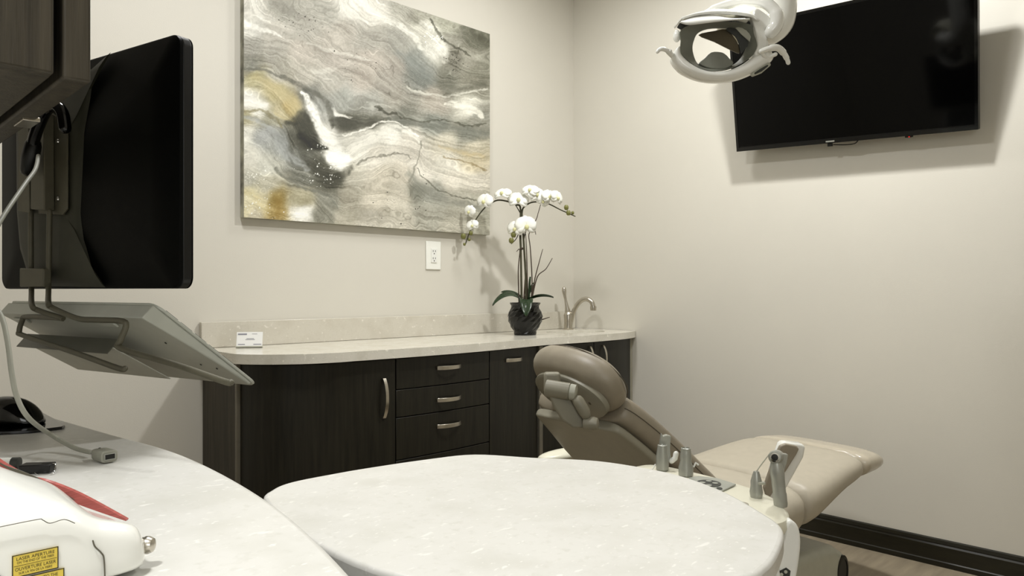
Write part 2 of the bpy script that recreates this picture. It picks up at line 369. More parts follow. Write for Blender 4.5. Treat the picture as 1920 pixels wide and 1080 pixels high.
    stroke([(830,740),(880,810),(980,860),(1100,890)], [3, 4, 4, 3], (84,84,74), .7)
    stroke([(920,645),(1000,665),(1120,690)], [8, 16, 14], (196,176,132), .6, .8)
    stroke([(940,690),(1040,710),(1130,745)], [4, 4, 4], (130,110,70), .6)
    stroke([(215,880),(220,920),(210,950)], [22, 34, 20], (158,128,58), .7, .9)
    stroke([(320,943)], [20, 20], (238,237,232), .9) if False else None
    stroke([(305,943),(335,945)], [18, 18], (236,235,230), .9, .4)
    stroke([(60,840),(120,870),(160,930)], [20, 30, 26], (212,196,140), .5, 1)
    # speckle
    for k, (cu, cv, sp_, nn, dk) in enumerate([(410,770,70,45,1), (1000,270,45,50,0), (110,770,60,40,1), (330,100,70,35,0), (620,300,150,25,0), (130,900,90,35,1), (400,640,50,18,1), (900,170,50,25,1), (800,900,200,25,0)]):
        for i in range(nn):
            a, b = cu+rng.randn()*sp_*.6, cv+rng.randn()*sp_*.4; r_ = rng.rand()**2*2.2+1.0
            j = np.argmin(np.abs(U[nz//2]-a)); 
            if not (0 < j < nx-1): continue
            i0 = np.argmin(np.abs(V[:, j]-b))
            sl = (slice(max(0, i0-3), i0+4), slice(max(0, j-3), j+4))
            mk = ((U[sl]-a)**2+(V[sl]-b)**2) < r_*r_
            col[sl][mk] = (236, 235, 228) if dk else (70, 68, 60)
    gm = col.mean(-1, keepdims=True); col = gm+(col-gm)*.72+np.array([1.5, 1, -3])
    col = np.clip((col-150)*1.16+150, 22, 246)/255
    lin = np.where(col <= .04045, col/12.92, ((col+.055)/1.055)**2.4)
    me = bpy.data.meshes.new('painted_surface')
    me.vertices.add(nx*nz)
    co = np.stack([Xw-(x0+x1)/2, np.full(U.shape, -th), Zw-z0], -1).reshape(-1)
    me.vertices.foreach_set('co', co.astype(np.float32))
    a = np.arange(nx*nz).reshape(nz, nx)
    q = np.stack([a[:-1, :-1], a[:-1, 1:], a[1:, 1:], a[1:, :-1]], -1).reshape(-1, 4)
    nf = len(q); me.loops.add(nf*4); me.polygons.add(nf)
    me.loops.foreach_set('vertex_index', q.reshape(-1).astype(np.int32))
    me.polygons.foreach_set('loop_start', (np.arange(nf)*4).astype(np.int32))
    me.update(calc_edges=True)
    at = me.color_attributes.new('paint', 'FLOAT_COLOR', 'POINT')
    at.data.foreach_set('color', np.concatenate([lin, np.ones(U.shape+(1,))], -1).reshape(-1).astype(np.float32))
    m = bpy.data.materials.new('abstract_paint'); m.use_nodes = True
    n = m.node_tree.nodes; l = m.node_tree.links; b = n['Principled BSDF']; b.inputs['Roughness'].default_value = .6
    an = n.new('ShaderNodeAttribute'); an.attribute_name = 'paint'; l.new(an.outputs['Color'], b.inputs['Base Color'])
    nz_ = n.new('ShaderNodeTexNoise'); nz_.inputs['Scale'].default_value = 60; l.new(n.new('ShaderNodeTexCoord').outputs['Object'], nz_.inputs[0]); bp = n.new('ShaderNodeBump'); bp.inputs['Strength'].default_value = .15; bp.inputs['Distance'].default_value = .003
    l.new(nz_.outputs[0], bp.inputs['Height']); l.new(bp.outputs[0], b.inputs['Normal'])
    me.materials.append(m)
    o = bpy.data.objects.new('painted_surface', me); C.objects.link(o); o.parent = root
painting()

# ------------------------------------------------------------------ wall base cabinets
FACE = [(-2.235, -.31), (-2.205, -.385), (-2.14, -.455), (-2.03, -.505), (-1.9, -.528), (-1.7, -.54), (-1.45, -.545), (-1.19, -.53), (-1.0, -.505), (-.82, -.485), (-.6, -.497), (-.43, -.503), (-.2, -.49), (-.05, -.452), (-.012, -.44)]
FC = spline([(a, b, 0) for a, b in FACE], 12)
FXS = [p.x for p in FC]; FYS = [p.y for p in FC]
def fy(x): return interp(x, FXS, FYS)
def fnorm(x):
    d = Vector((.02, fy(x+.01)-fy(x-.01), 0)).normalized(); return Vector((d.y, -d.x, 0))
def fpts(xa, xb, out=0, n=None):
    n = n or max(4, int((xb-xa)/.02)); r = []
    for i in range(n+1):
        x = xa+(xb-xa)*i/n
        p = Vector((x, fy(x), 0))
        d = Vector((.012, fy(min(x+.006, -.012))-fy(max(x-.006, -2.235)), 0)).normalized()
        r.append(p+Vector((d.y, -d.x, 0))*out)
    return r
def panel(xa, xb, za, zb, name, m, parent, th=.018, out=0):
    f = fpts(xa, xb, out); b = [Vector((p.x, p.y+th, 0)) for p in f]
    pts = f+b[::-1]
    return MB().prism([(p.x, p.y, za) for p in pts], (0, 0, zb-za)).build(name, m, parent, bevel=.0012, bseg=1)
def carcass(xa, xb, parent, top=.874):
    f = fpts(xa, xb, -.021); pts = f+[Vector((xb, -.003, 0)), Vector((xa, -.003, 0))]
    MB().prism([(p.x, p.y, .1) for p in pts], (0, 0, top-.1)).build('carcass', 'wood', parent, smooth=False)
    f = fpts(xa, xb, -.08); pts = f+[Vector((xb, -.003, 0)), Vector((xa, -.003, 0))]
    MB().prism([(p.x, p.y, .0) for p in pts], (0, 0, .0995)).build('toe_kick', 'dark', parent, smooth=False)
def handle(x, z, L, horiz, parent, wd=.011):
    p = Vector((x, fy(x), z)); n = fnorm(x); n = n if n.y < 0 else -n
    tdir = Vector((-n.y, n.x, 0)) if horiz else Vector((0, 0, 1)); side = Vector((0, 0, 1)) if horiz else Vector((-n.y, n.x, 0))
    secs = []
    for i in range(17):
        s = -1+i/8; h = .004+.024*(1-abs(s)**2.4)
        c = p+tdir*(s*L/2)+n*h; th = .0035+.004*abs(s)**3
        secs.append([c+side*(wd/2)+n*th/2, c-side*(wd/2)+n*th/2, c-side*(wd/2)-n*th/2, c+side*(wd/2)-n*th/2])
    o = MB().loft(secs).build('handle', 'steel', parent, bevel=.0008, bseg=1, angle=50)
    o['label'] = 'brushed nickel bow handle'
CG = 'dark wood base cabinets along the left wall'
k1 = thing('base_cabinet', 'dark espresso cabinet with wide curved door and upright bow handle under the rounded counter end', 'cabinet', (-1.97, -.25, 0), CG)
# rounded end unit
f = fpts(-2.226, -1.703, -.021); pts = f+[Vector((-1.703, -.003, 0)), Vector((-2.226, -.003, 0))]
MB().prism([(p.x, p.y, .1) for p in pts], (0, 0, .774)).build('carcass', 'wood', k1, smooth=False)
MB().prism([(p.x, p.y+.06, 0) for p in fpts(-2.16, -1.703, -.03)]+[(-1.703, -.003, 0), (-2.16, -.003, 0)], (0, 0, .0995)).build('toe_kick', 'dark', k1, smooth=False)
MB().box((-2.232, -.155, .487), (.012, .30, .774)).build('side_panel', 'wood2', k1, smooth=False)
MB().box((-2.236, -.314, .487), (.016, .014, .774)).build('edge_strip', 'alu', k1, bevel=.002)
d = panel(-2.2285, -1.703, .105, .872, 'door', 'wood', k1)
handle(-1.757, .724, .155, False, d, .014)
k2 = thing('drawer_cabinet', 'dark espresso drawer cabinet with three bow handles between the curved door and the pull-out', 'cabinet', (-1.445, -.25, 0), CG)
carcass(-1.70, -1.19, k2)
for za, zb, hz in ((.752, .872, .822), (.642, .748, .69), (.474, .638, .582), (.105, .470, None)):
    d = panel(-1.698, -1.192, za, zb, 'drawer', 'wood', k2)
    if hz: handle(-1.438, hz, .13, True, d, .016)
k3 = thing('pullout_cabinet', 'narrow dark espresso cabinet with one tall front and a horizontal bow handle below the orchid', 'cabinet', (-1.01, -.25, 0), CG)
carcass(-1.187, -.833, k3)
d = panel(-1.187, -.836, .105, .872, 'door', 'wood', k3); handle(-1.02, .823, .12, True, d, .016)
k4 = thing('sink_cabinet', 'dark espresso sink cabinet with two bowed doors in the corner behind the headrest', 'cabinet', (-.42, -.25, 0), CG)
carcass(-.83, -.03, k4, .74)
MB().box((-.819, fy(-.819)-.002, .487), (.024, .022, .774)).build('edge_strip', 'alu', k4, bevel=.002)
for xa, xb, hx in ((-.804, -.428, -.462), (-.424, -.035, -.352)):
    d = panel(xa, xb, .105, .872, 'door', 'wood', k4); handle(hx, .785, .14, False, d, .013)
MB().box((-.0165, -.225, .487), (.025, .43, .774)).build('wall_shadow_strip', 'shell', k4, smooth=False)  # taupe strip added in place of the shadow on the wall here

ct = thing('countertop', 'long pale quartz countertop with bowed front edge on the dark base cabinets', 'countertop', (-1.1, -.3, .876))
edge = [(-2.252, -.002), (-2.262, -.30), (-2.252, -.375), (-2.19, -.455), (-2.08, -.53), (-1.95, -.563)]
e1 = spline([(a, b, 0) for a, b in edge], 8)[:-1]
e2 = spline([(a, b-.032, 0) for a, b in FACE[4:-2]]+[(-.06, -.485, 0), (-.004, -.462, 0)], 8)
outl = [(p.x, p.y) for p in e1+e2]+[(-.004, -.002)]
SK = (-.3, -.275, .19, .135)
def counter_with_hole(outl, z0, z1, hole):
    bm = bmesh.new(); cx, cy, rx, ry = hole
    ho = [(cx+rx*math.cos(a*math.pi/24), cy+ry*math.sin(a*math.pi/24)) for a in range(48)]
    vo = [bm.verts.new((x, y, z1)) for x, y in outl]; vi = [bm.verts.new((x, y, z1)) for x, y in ho]
    es = [bm.edges.new((v[i], v[(i+1) % len(v)])) for v in (vo, vi) for i in range(len(v))]
    r = bmesh.ops.triangle_fill(bm, edges=es, use_beauty=True)
    fs = [g for g in r['geom'] if isinstance(g, bmesh.types.BMFace)]
    kill = [g for g in fs if ((g.calc_center_median().x-cx)/rx)**2+((g.calc_center_median().y-cy)/ry)**2 < .98]
    if kill: bmesh.ops.delete(bm, geom=kill, context='FACES_ONLY')
    fs = [g for g in bm.faces]
    ex = bmesh.ops.extrude_face_region(bm, geom=fs)
    bmesh.ops.translate(bm, verts=[g for g in ex['geom'] if isinstance(g, bmesh.types.BMVert)], vec=(0, 0, z0-z1))
    bm.verts.index_update(); mb = MB(); mb.v = [v.co.copy() for v in bm.verts]; mb.f = [tuple(v.index for v in g.verts) for g in bm.faces]; bm.free(); return mb
counter_with_hole(outl, .878, .914, SK).build('worktop', 'quartz', ct, bevel=.007, angle=30)
o = MB().box((-1.128, -.0125, .9658), (2.245, .021, .102)).build('backsplash', 'splash', bevel=.002)
tag(o, 'long low speckled quartz backsplash strip on the wall above the countertop', 'backsplash')
sk = thing('sink_basin', 'oval undermount sink basin sunk in the quartz counter below the faucet', 'sink', (SK[0], SK[1], .79))
prof = [(1.0, 0), (.98, -.02), (.9, -.08), (.6, -.115), (.12, -.12)]
secs = [[Vector((SK[0]+(SK[2]+.006)*s*math.cos(a*math.pi/16), SK[1]+(SK[3]+.006)*s*math.sin(a*math.pi/16), .877+h)) for a in range(32)] for s, h in prof]
MB().loft(secs, cap=False).build('bowl', 'quartz', sk, solid=.004)
MB().lathe([(.02, 0), (.022, .003), (.012, .004)], (SK[0], SK[1], .7605)).build('drain', 'steel', sk)

# faucet
fx, fyy = -.168, -.115
fa = thing('faucet', 'brushed nickel gooseneck faucet with upright teardrop lever behind the sink', 'faucet', (fx, fyy, .914))
MB().lathe([(.03, 0), (.031, .006), (.025, .010), (.023, .05), (.026, .085), (.02, .1), (.012, .108)], (fx-.012, fyy, .914)).build('body', 'steel', fa)
dd = Vector((.28, -.96, 0)).normalized(); rr = Vector((RX, RY, 0))
bs = Vector((fx, fyy, .914)); sp = [(.0, .01), (.012, .06), (.03, .115), (.062, .16), (.1, .178), (.135, .165), (.148, .135)]
MB().tube(spline([bs+Vector((0, 0, h))+dd*dx for dx, h in sp], 6), .0135, 16, roundends=False).build('spout', 'steel', fa)
tp = bs+dd*.148+Vector((0, 0, .137)); MB().lathe([(.017, 0), (.018, -.01), (.016, -.024), (.01, -.025)], tp).build('spout_tip', 'steel', fa)
lv = bs+Vector((-.012, 0, 0))
MB().tube([lv+Vector((0, 0, .1))-rr*.002, lv+Vector((0, 0, .135))-rr*.008, lv+Vector((0, 0, .17))-rr*.015, lv+Vector((0, 0, .2))-rr*.021, lv+Vector((0, 0, .225))-rr*.024, lv+Vector((0, 0, .238))-rr*.025],
          [.018, .011, .0075, .009, .0135, .011], 14).build('lever', 'steel', fa)

# business cards in a holder
cw = thing('business_card_stand', 'small stack of white business cards standing on the counter against the backsplash', 'cards', (-2.1, -.115, .914))
ctr = Vector((-2.1, -.115, .914)); ux = Vector((.82, -.57, 0)).normalized(); nn = Vector((-ux.y, ux.x, 0)); upv = (Vector((0, 0, 1))+nn*.28).normalized(); fn = upv.cross(ux)*-1
fn = ux.cross(upv)
def cardpt(a, b, c=0): return ctr+ux*a+upv*b+fn*c
for i in range(3):
    MB().box(cardpt(-.001*i, .034, -.0035*i), (.098, .0012, .06), (ux, fn, upv)).build('card', 'paper', cw, smooth=False)
MB().box(cardpt(0, .0035, -.004), (.1, .022, .005), (ux, fn, upv)).box(cardpt(0, .022, -.0125), (.092, .003, .04), (ux, fn, upv)).build('holder', 'pale', cw, smooth=False)
mb = MB()
for a, b, w, h in ((-.028, .055, .034, .006), (.018, .056, .02, .0016), (.002, .037, .028, .002), (.002, .033, .036, .0018), (-.03, .014, .026, .003), (.03, .014, .03, .003)):
    mb.box(cardpt(a, b, .0009), (w, .0004, h), (ux, fn, upv))
mb.build('card_printing', 'inkg', cw, smooth=False)

# outlet
ox, oz = -1.086, 1.317
ol = thing('power_outlet', 'white duplex wall outlet below the canvas painting', 'outlet', (ox, 0, oz-.07))
MB().box((ox, -.004, oz), (.094, .007, .142)).build('cover_plate', 'plate', ol, bevel=.003)
MB().box((ox, -.009, oz), (.036, .005, .072)).build('receptacle', 'white', ol, bevel=.001)
mb = MB()
for s in (-1, 1):
    for a in (-.007, .007): mb.box((ox+a, -.0118, oz+s*.018+.004), (.0025, .001, .009))
    mb.box((ox, -.0118, oz+s*.018-.009), (.005, .001, .005))
mb.build('slots', 'ink', ol, smooth=False)

# ------------------------------------------------------------------ orchid
OS = .00272
ob = Vector((-.712, -.285, .914)); OV = Vector((VX, VY, 0)); OR = Vector((RX, RY, 0)); UP = Vector((0, 0, 1))
def O(px, py, d=0): return ob+OR*((px-983)*OS)+UP*((629-py)*OS)-OV*d
pot = thing('potted_orchid', 'white orchid with arching sprays in a black faceted pot on the counter near the faucet', 'plant', ob)
prof = [(.056, 0), (.058, .008), (.058, .02), (.07, .04), (.083, .07), (.087, .095), (.082, .118), (.07, .135), (.072, .15), (.08, .162), (.078, .165), (.066, .15), (.02, .142)]
secs = []
for i, (r_, h) in enumerate(prof):
    secs.append([ob+Vector(((r_+(.004 if (k+i) % 2 and 2 < i < 8 else 0))*math.cos(k*math.pi/12+(i*.13)), (r_+(.004 if (k+i) % 2 and 2 < i < 8 else 0))*math.sin(k*math.pi/12+(i*.13)), h)) for k in range(24)])
MB().loft(secs).build('pot', 'pot', pot, smooth=False)
def leafmesh(base, tip, mid_h, w, roll=0, n=10):
    base, tip = Vector(base), Vector(tip); d = tip-base; sd = d.cross(UP).normalized(); nrm = sd.cross(d.normalized()); secs = []
    for i in range(n+1):
        t = i/n; c = base+d*t+UP*(mid_h*4*t*(1-t)); ww = w*(math.sin(math.pi*min(1, (t*.82+.16)))**.6)*(1 if t < 1 else .1)
        if t == 1: ww = w*.12
        s2 = (sd*math.cos(roll)+UP*math.sin(roll))
        secs.append([c-s2*ww+nrm*ww*.25, c-s2*ww*.5+nrm*ww*.05, c-nrm*.004, c+s2*ww*.5+nrm*ww*.05, c+s2*ww+nrm*ww*.25])
    return MB().loft(secs, cap=False, close=False)
for b_, t_, h_, w_, ro in ((O(975, 562), O(922, 573, .04), .035, .028, .4), (O(978, 562), O(938, 548, -.03), .01, .018, .5), (O(990, 562), O(1036, 558, .02), .012, .016, .3), (O(985, 563, .02), O(984, 592, .13), .03, .034, 0),
                         (O(985, 562), O(1000, 530, -.06), .0, .022, .5), (O(990, 565), O(992, 520, 0), 0, .02, .9)):
    leafmesh(b_, t_, h_, w_, ro).build('leaf', 'leaf', pot, solid=.002)
def stem(pts, r, m='stem', name='stem'):
    p = spline([O(*q) for q in pts], 6); n = len(p); rs = [r*(1-.55*i/(n-1)) for i in range(n)]
    return MB().tube(p, rs, 7).build(name, m, pot)
stem([(977, 590), (976, 540), (975, 480), (974, 430), (974, 390), (966, 384), (950, 378), (930, 376), (912, 386), (900, 398), (888, 416), (880, 432), (870, 460)], .006)
stem([(985, 585), (984, 520), (980, 450), (977, 400), (984, 386), (1000, 379), (1025, 382), (1050, 394), (1077, 406)], .006)
stem([(975, 480), (973, 440), (975, 420), (968, 445), (957, 458)], .004)
stem([(974, 400), (965, 385), (955, 372), (948, 362)], .003)
for pts in ([(990, 590), (996, 540), (993, 470), (990, 440), (1000, 430), (1003, 440)], [(994, 580), (1000, 530), (1010, 490), (1016, 468)], [(996, 560), (1006, 520), (1022, 505), (1034, 485)],
            [(972, 580), (970, 510), (973, 470), (967, 472)], [(980, 570), (984, 500), (980, 460), (986, 430), (1002, 415), (1008, 398), (1012, 384)],
            [(988, 570), (986, 480), (984, 440)], [(1016, 600, 0), (1022, 598), (1029, 596)]):
    stem(pts, .0036, 'twig', 'twig')
def blossom(px, py, sz, face, roll=0, d=0.02, name='blossom'):
    c = O(px, py, d); n = Vector(face).normalized(); a = n.cross(UP).normalized(); b = a.cross(n) * -1
    b = n.cross(a)*-1 if n.cross(a).z < 0 else n.cross(a)
    R = sz*OS; mb = MB()
    spec = [(90, 1.0, .42), (210, .95, .4), (330, .95, .4), (25, 1.05, .68), (155, 1.05, .68)]
    for ai, L, wd in spec:
        an = math.radians(ai+roll); dr = a*math.cos(an)+b*math.sin(an); sdv = n.cross(dr)
        secs = []
        for i in range(8):
            t = i/7; ww = R*wd*(math.sin(math.pi*(.1+.83*t))**.75); cc = c+dr*(R*L*t)+n*(R*(.12*math.sin(t*3)-.18*t*t)+ (0.0015 if ai in (25, 155) else 0))
            if i == 7: ww = R*wd*.3
            secs.append([cc-sdv*ww-n*R*.08, cc-sdv*ww*.45+n*R*.03, cc, cc+sdv*ww*.45+n*R*.03, cc+sdv*ww-n*R*.08])
        mb.loft(secs, cap=False, close=False)
    o = mb.build(name, 'petal', pot, solid=.001)
    lp = MB().ball(c+n*R*.16-b*R*.12, R*.2, 10, (1, 1, 1.2)); lp.build('lip', 'lip', o)
S_ = -OV
for px, py, sz, rt, upz, roll in ((878, 398, 13, -.6, .1, 20), (884, 424, 12, -.2, .2, -15), (906, 379, 17, -.5, .3, 10), (940, 364, 17, -.4, 1.0, 0), (970, 376, 20, .1, .6, 5), (992, 358, 17, -.2, .9, 10),
                                (1004, 366, 17, .3, .4, -10), (1028, 370, 15, .6, .3, 0), (1043, 372, 15, .9, .2, 15), (964, 430, 17, -.4, .2, 8), (985, 425, 21, .25, .1, -5), (1016, 378, 13, .2, -.2, 30)):
    blossom(px, py, sz, S_+OR*rt+UP*upz, roll)
for px, py, r_ in ((867, 444, 5), (881, 438, 4), (878, 450, 3), (1060, 390, 4.6), (1064, 400, 4.6), (1072, 400, 3), (961, 441, 5.2), (957, 452, 5), (869, 459, 2.6)):
    MB().ball(O(px, py, .015), r_*OS, 10, (1, 1, 1.25)).build('bud', 'bud', pot)
MB().lathe([(.007, 0), (.009, .003), (.009, .009), (.007, .012)], O(976, 469)).build('stem_clip', 'twig', pot)

# ------------------------------------------------------------------ television
tvc = Vector((-.1566, -1.6549, 2.0782)); yaw, tilt, roll, TW, TH = -.0028, .2299, -.0488, 1.0205, .5818
def TV(a, b, c=0):      # a right (as seen), b up, c towards viewer
    a2 = math.cos(roll)*a-math.sin(roll)*b; b2 = math.sin(roll)*a+math.cos(roll)*b
    p = Vector((-b2*math.sin(tilt)-c*math.cos(tilt), -a2, b2*math.cos(tilt)-c*math.sin(tilt)))
    return p+tvc
tax = [(TV(1, 0)-TV(0, 0)), (TV(0, 1)-TV(0, 0)), (TV(0, 0, 1)-TV(0, 0))]
tv = thing('television', 'black flat television tilted forward on the right wall', 'television', tvc)
MB().box(TV(0, 0, -.014), (TW, TH, .028), tax).build('casing', 'black', tv, bevel=.003)
MB().box(TV(0, .004, .0008), (TW-.024, TH-.034, .0016), tax).build('screen', 'screen', tv, smooth=False)
MB().ringprism([TV(a*TW/2, b*TH/2, .0003) for a, b in ((-1, -1), (1, -1), (1, 1), (-1, 1))], [TV(a*(TW/2-.012), b*(TH/2-.013)+.004, .0003) for a, b in ((-1, -1), (1, -1), (1, 1), (-1, 1))], tax[2]*.0035).build('bezel', 'gloss', tv, smooth=False)
MB().box(TV(-.06, -TH/2+.008, .004), (.038, .006, .002), tax).build('badge', 'silver', tv, smooth=False)
MB().box(TV(-.065, -TH/2-.008, -.008), (.022, .014, .012), tax).build('sensor_pod', 'black', tv, bevel=.002)
MB().box(TV(.26, -TH/2-.003, -.004), (.03, .008, .01), tax).build('infrared_eye', 'black', tv, bevel=.002)
MB().box(TV(.262, -TH/2-.004, .0015), (.005, .004, .001), tax).build('indicator_light', 'led', tv)
MB().tube(spline([TV(-.05, -TH/2-.009, -.01), TV(0, -TH/2-.014, -.01), TV(.04, -TH/2-.012, -.01), TV(.055, -TH/2+.002, -.012)], 6), .0022, 6).build('cable', 'black', tv)
MB().box(TV(0, 0, -.0475), (.6, .36, .039), tax).build('rear_housing', 'black', tv, bevel=.01)
MB().box((-.0145, tvc.y, tvc.z), (.025, .42, .32)).box((-.052, tvc.y-.12, tvc.z), (.08, .04, .24)).box((-.052, tvc.y+.12, tvc.z), (.08, .04, .24)).build('wall_mount', 'black', tv, smooth=False)

# ------------------------------------------------------------------ rear treatment console (left)
cons = thing('rear_console_cabinet', 'dark wood console cabinet under the left worktop', 'cabinet', (-3.35, -2.0, 0))
kx = [(-3.066, -1.36), (-3.037, -1.62), (-3.011, -1.87), (-3.03, -2.16), (-3.083, -2.41), (-3.14, -2.56)]
e = spline([(-3.1, -1.2, 0)]+[(a, b, 0) for a, b in kx], 10)
body = [Vector((p.x-.05, p.y, 0)) for p in e]
MB().prism([(p.x, p.y, .08) for p in body]+[(-3.62, -2.56, .08), (-3.62, -1.2, .08)], (0, 0, .794)).build('carcass', 'wood', cons, smooth=False)
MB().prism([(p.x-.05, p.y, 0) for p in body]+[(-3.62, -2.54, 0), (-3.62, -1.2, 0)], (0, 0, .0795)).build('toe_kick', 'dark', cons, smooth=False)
# far corner of the worktop comes from the photograph's visible edge
e = spline([(-3.22, -1.19, 0), (-3.12, -1.235, 0), (-3.08, -1.30, 0)]+[(a, b, 0) for a, b in kx], 10)
o = MB().prism([(p.x, p.y, .876) for p in e]+[(-3.18, -2.60, .876), (-3.65, -2.60, .876), (-3.65, -1.19, .876)], (0, 0, .038)).build('console_worktop', 'quartzw', bevel=.008)
tag(o, 'pale speckled worktop at the left with a bowed front edge under the keyboard and laser', 'countertop')
# pull-out round table
TZ = .84
tp = [(497, 938), (508, 918), (545, 903), (620, 888), (690, 876), (800, 860), (890, 851), (1000, 857), (1120, 863), (1230, 880), (1300, 898), (1370, 926), (1440, 966), (1465, 985), (1469, 1005), (1455, 1040), (1435, 1063)]
P = [G(a, b, TZ) for a, b in tp]+[Vector((-2.684, -2.533, TZ)), Vector((-2.77, -2.49, TZ)), Vector((-2.87, -2.40, TZ)), Vector((-2.945, -2.27, TZ)), Vector((-2.952, -2.10, TZ))]
P = [Vector((max(p.x, -2.957), p.y, p.z)) for p in P]
pp = spline(P, 5, closed=True)
rt = thing('work_table', 'rounded light quartz work table in the foreground between the left worktop and the chair', 'table', (-2.66, -2.2, 0))
MB().prism([(p.x, p.y, TZ-.028) for p in pp], (0, 0, .028)).build('tabletop', 'quartzw', rt, bevel=.006, angle=30)
MB().prism([(-2.66+(p.x+2.66)*.93, -2.2+(p.y+2.2)*.93, TZ-.05) for p in pp], (0, 0, .0215)).build('under_panel', 'shell', rt, smooth=False)
MB().prism([(-2.68+(p.x+2.66)*.55, -2.2+(p.y+2.2)*.6, .07) for p in pp], (0, 0, TZ-.121)).build('pedestal', 'wood', rt, smooth=False)
mb = MB()
for a, b in ((-2.78, -2.36), (-2.78, -2.04), (-2.56, -2.36), (-2.56, -2.04)): MB().lathe([(.012, -.012), (.03, -.01), (.03, .01), (.012, .012)], (a, b, .031), (1, 0, 0)).box((a, b, .058), (.03, .02, .028)).build('caster', 'black', rt)
# upper cabinet
uc = thing('upper_cabinet', 'dark wood upper cabinet hanging at the top left above the worktop', 'cabinet', (-3.42, -1.75, 1.375))
ux0 = -3.166
MB().box((-3.413, -1.685, 1.385+.5), (.42, .61, 1.0)).build('carcass', 'dark', uc, bevel=.002)
MB().box((-3.413, -1.70, 1.3745), (.42, .62, .017)).build('bottom_panel', 'wood2', uc, bevel=.002)
MB().box((ux0-.0135, -1.7, 1.366+.5), (.027, .636, 1.0)).build('door', 'wood2', uc, bevel=.003)
MB().box((-3.41, -2.019, 1.366+.5), (.414, .016, 1.0)).build('side_panel', 'wood2', uc, bevel=.003)
# light rail strip under the cabinet
lr = W(60, 197, .98); 
MB().box((lr.x-.004, lr.y+.01, 1.366), (.02, .055, .006)).build('latch_plate', 'steel', uc, bevel=.001)
ax = math.radians(0)
MB().box((-3.80, -2.6, 1.9), (.3, 2.7, 2.3)).build('tall_backing_panel', 'wood2', uc, smooth=False) if False else None

# ------------------------------------------------------------------ monitor
Pr = W(335, 541, 1.15); Pr.z = 1.1433
d3 = Vector((-.237, .972, 0)).normalized(); nb = Vector((-.972, -.237, 0)).normalized()
MWd, MHt = .572, .402
def MM(a, b, c=0): return Pr+d3*a+UP*b+nb*c      # a leftwards, b up, c towards the back side
def rrect(w, h, r, n=6):
    o_ = []
    for cx, cy, a0 in ((w-r, h-r, 0), (r, h-r, 90), (r, r, 180), (w-r, r, 270)):
        for k in range(n+1):
            a = math.radians(a0+90*k/n); o_.append((cx+r*math.cos(a), cy+r*math.sin(a)))
    return o_
mon = thing('computer_monitor', 'black computer monitor seen from behind at the left above the keyboard', 'monitor', MM(MWd/2, 0, 0))
rs = rrect(MWd, MHt, .018)
MB().prism([MM(a, b, -.024) for a, b in rs], nb*.016).build('front_frame', 'black', mon, bevel=.002)
MB().prism([MM(a, b, -.0255) for a, b in rrect(MWd, MHt, .018)], nb*.0012).build('screen', 'screen', mon)
secs = []
for sc, c in ((1, -.0075), (.998, -.003), (.985, 0), (.75, .004), (.4, .006)):
    secs.append([MM(MWd/2+(a-MWd/2)*sc, MHt/2+(b-MHt/2)*(1-(1-sc)*MWd/MHt if sc > .7 else sc), c) for a, b in rs])
MB().loft(secs).build('back_shell', 'mback', mon)
def mp(px, py, c=.0): return PL(px, py, MM(0, 0, c), nb)
# central raised hub with waisted outline
hub = [(172, 130), (208, 98), (190, 130), (172, 165), (161, 250), (154, 400), (158, 450), (172, 500), (198, 539), (60, 536), (40, 470), (34, 400), (33, 250), (20, 190), (5, 150)]
hp = [mp(a, b, .004) for a, b in hub]
secs = []
cen = mp(105, 330, .004)
for sc, c in ((1, 0), (.97, .004), (.88, .008), (.5, .01)):
    secs.append([MM(0, 0, 0)*0+cen+(p-cen)*sc+nb*c for p in [Vector(q) for q in hp]])
MB().loft(secs).build('rear_hub', 'mcent', mon)
# VESA bracket & rods
OFF = .02
br = thing('keyboard_mount', 'grey metal bracket with two bent rods and a wire cradle hanging behind the monitor', 'bracket', mp(100, 400, OFF))
def bp(px, py, c): return mp(px, py, c)
pl = [(94, 205), (121, 230), (129, 240), (129, 392), (121, 403), (75, 401), (75, 205)]
MB().prism([bp(a, b, .016) for a, b in pl], nb*.003).build('mounting_plate', 'bracket', br, bevel=.001)
MB().prism([bp(a, b, .0195) for a, b in ((78, 228), (102, 215), (103, 396), (77, 394))], nb*.018).build('bracket_rail', 'bracket', br, bevel=.002)
MB().prism([bp(a, b, .016) for a, b in ((40, 240), (60, 228), (62, 400), (40, 396))], nb*.006).build('bracket_rail', 'bracket', br, bevel=.001)
mb = MB()
for a, b in ((109, 265), (109, 373)): MB().lathe([(.0042, 0), (.0045, .001), (.0035, .003), (.001, .0034)], bp(a, b, .019), nb, 14).build('screw', 'chrome', br)
# keyboard frame
B0 = Vector((-2.99, -1.70, 1.121)); ea = d3.copy(); 
e2 = Vector((.164, 0, -.139)).normalized(); kn = (e2.cross(ea)).normalized()
if kn.x > 0: kn = -kn          # kn points to the underside / camera side
KL, KW = .47, .222
def K(a, b, c=0): return B0+ea*a+e2*b+kn*c
kb = thing('computer_keyboard', 'grey keyboard tipped on edge in the wire cradle beneath the monitor', 'keyboard', K(KL/2, KW/2))
secs = []
pts = rrect(KL, KW, .02)
out = [(KL*.0+a, b) for a, b in pts]
MB().loft([[K(a, b, 0) for a, b in out], [K(a*.995+.001, b*.985+.0016, .004) for a, b in out]]).build('key_tray', 'kbd', kb, bevel=.001)
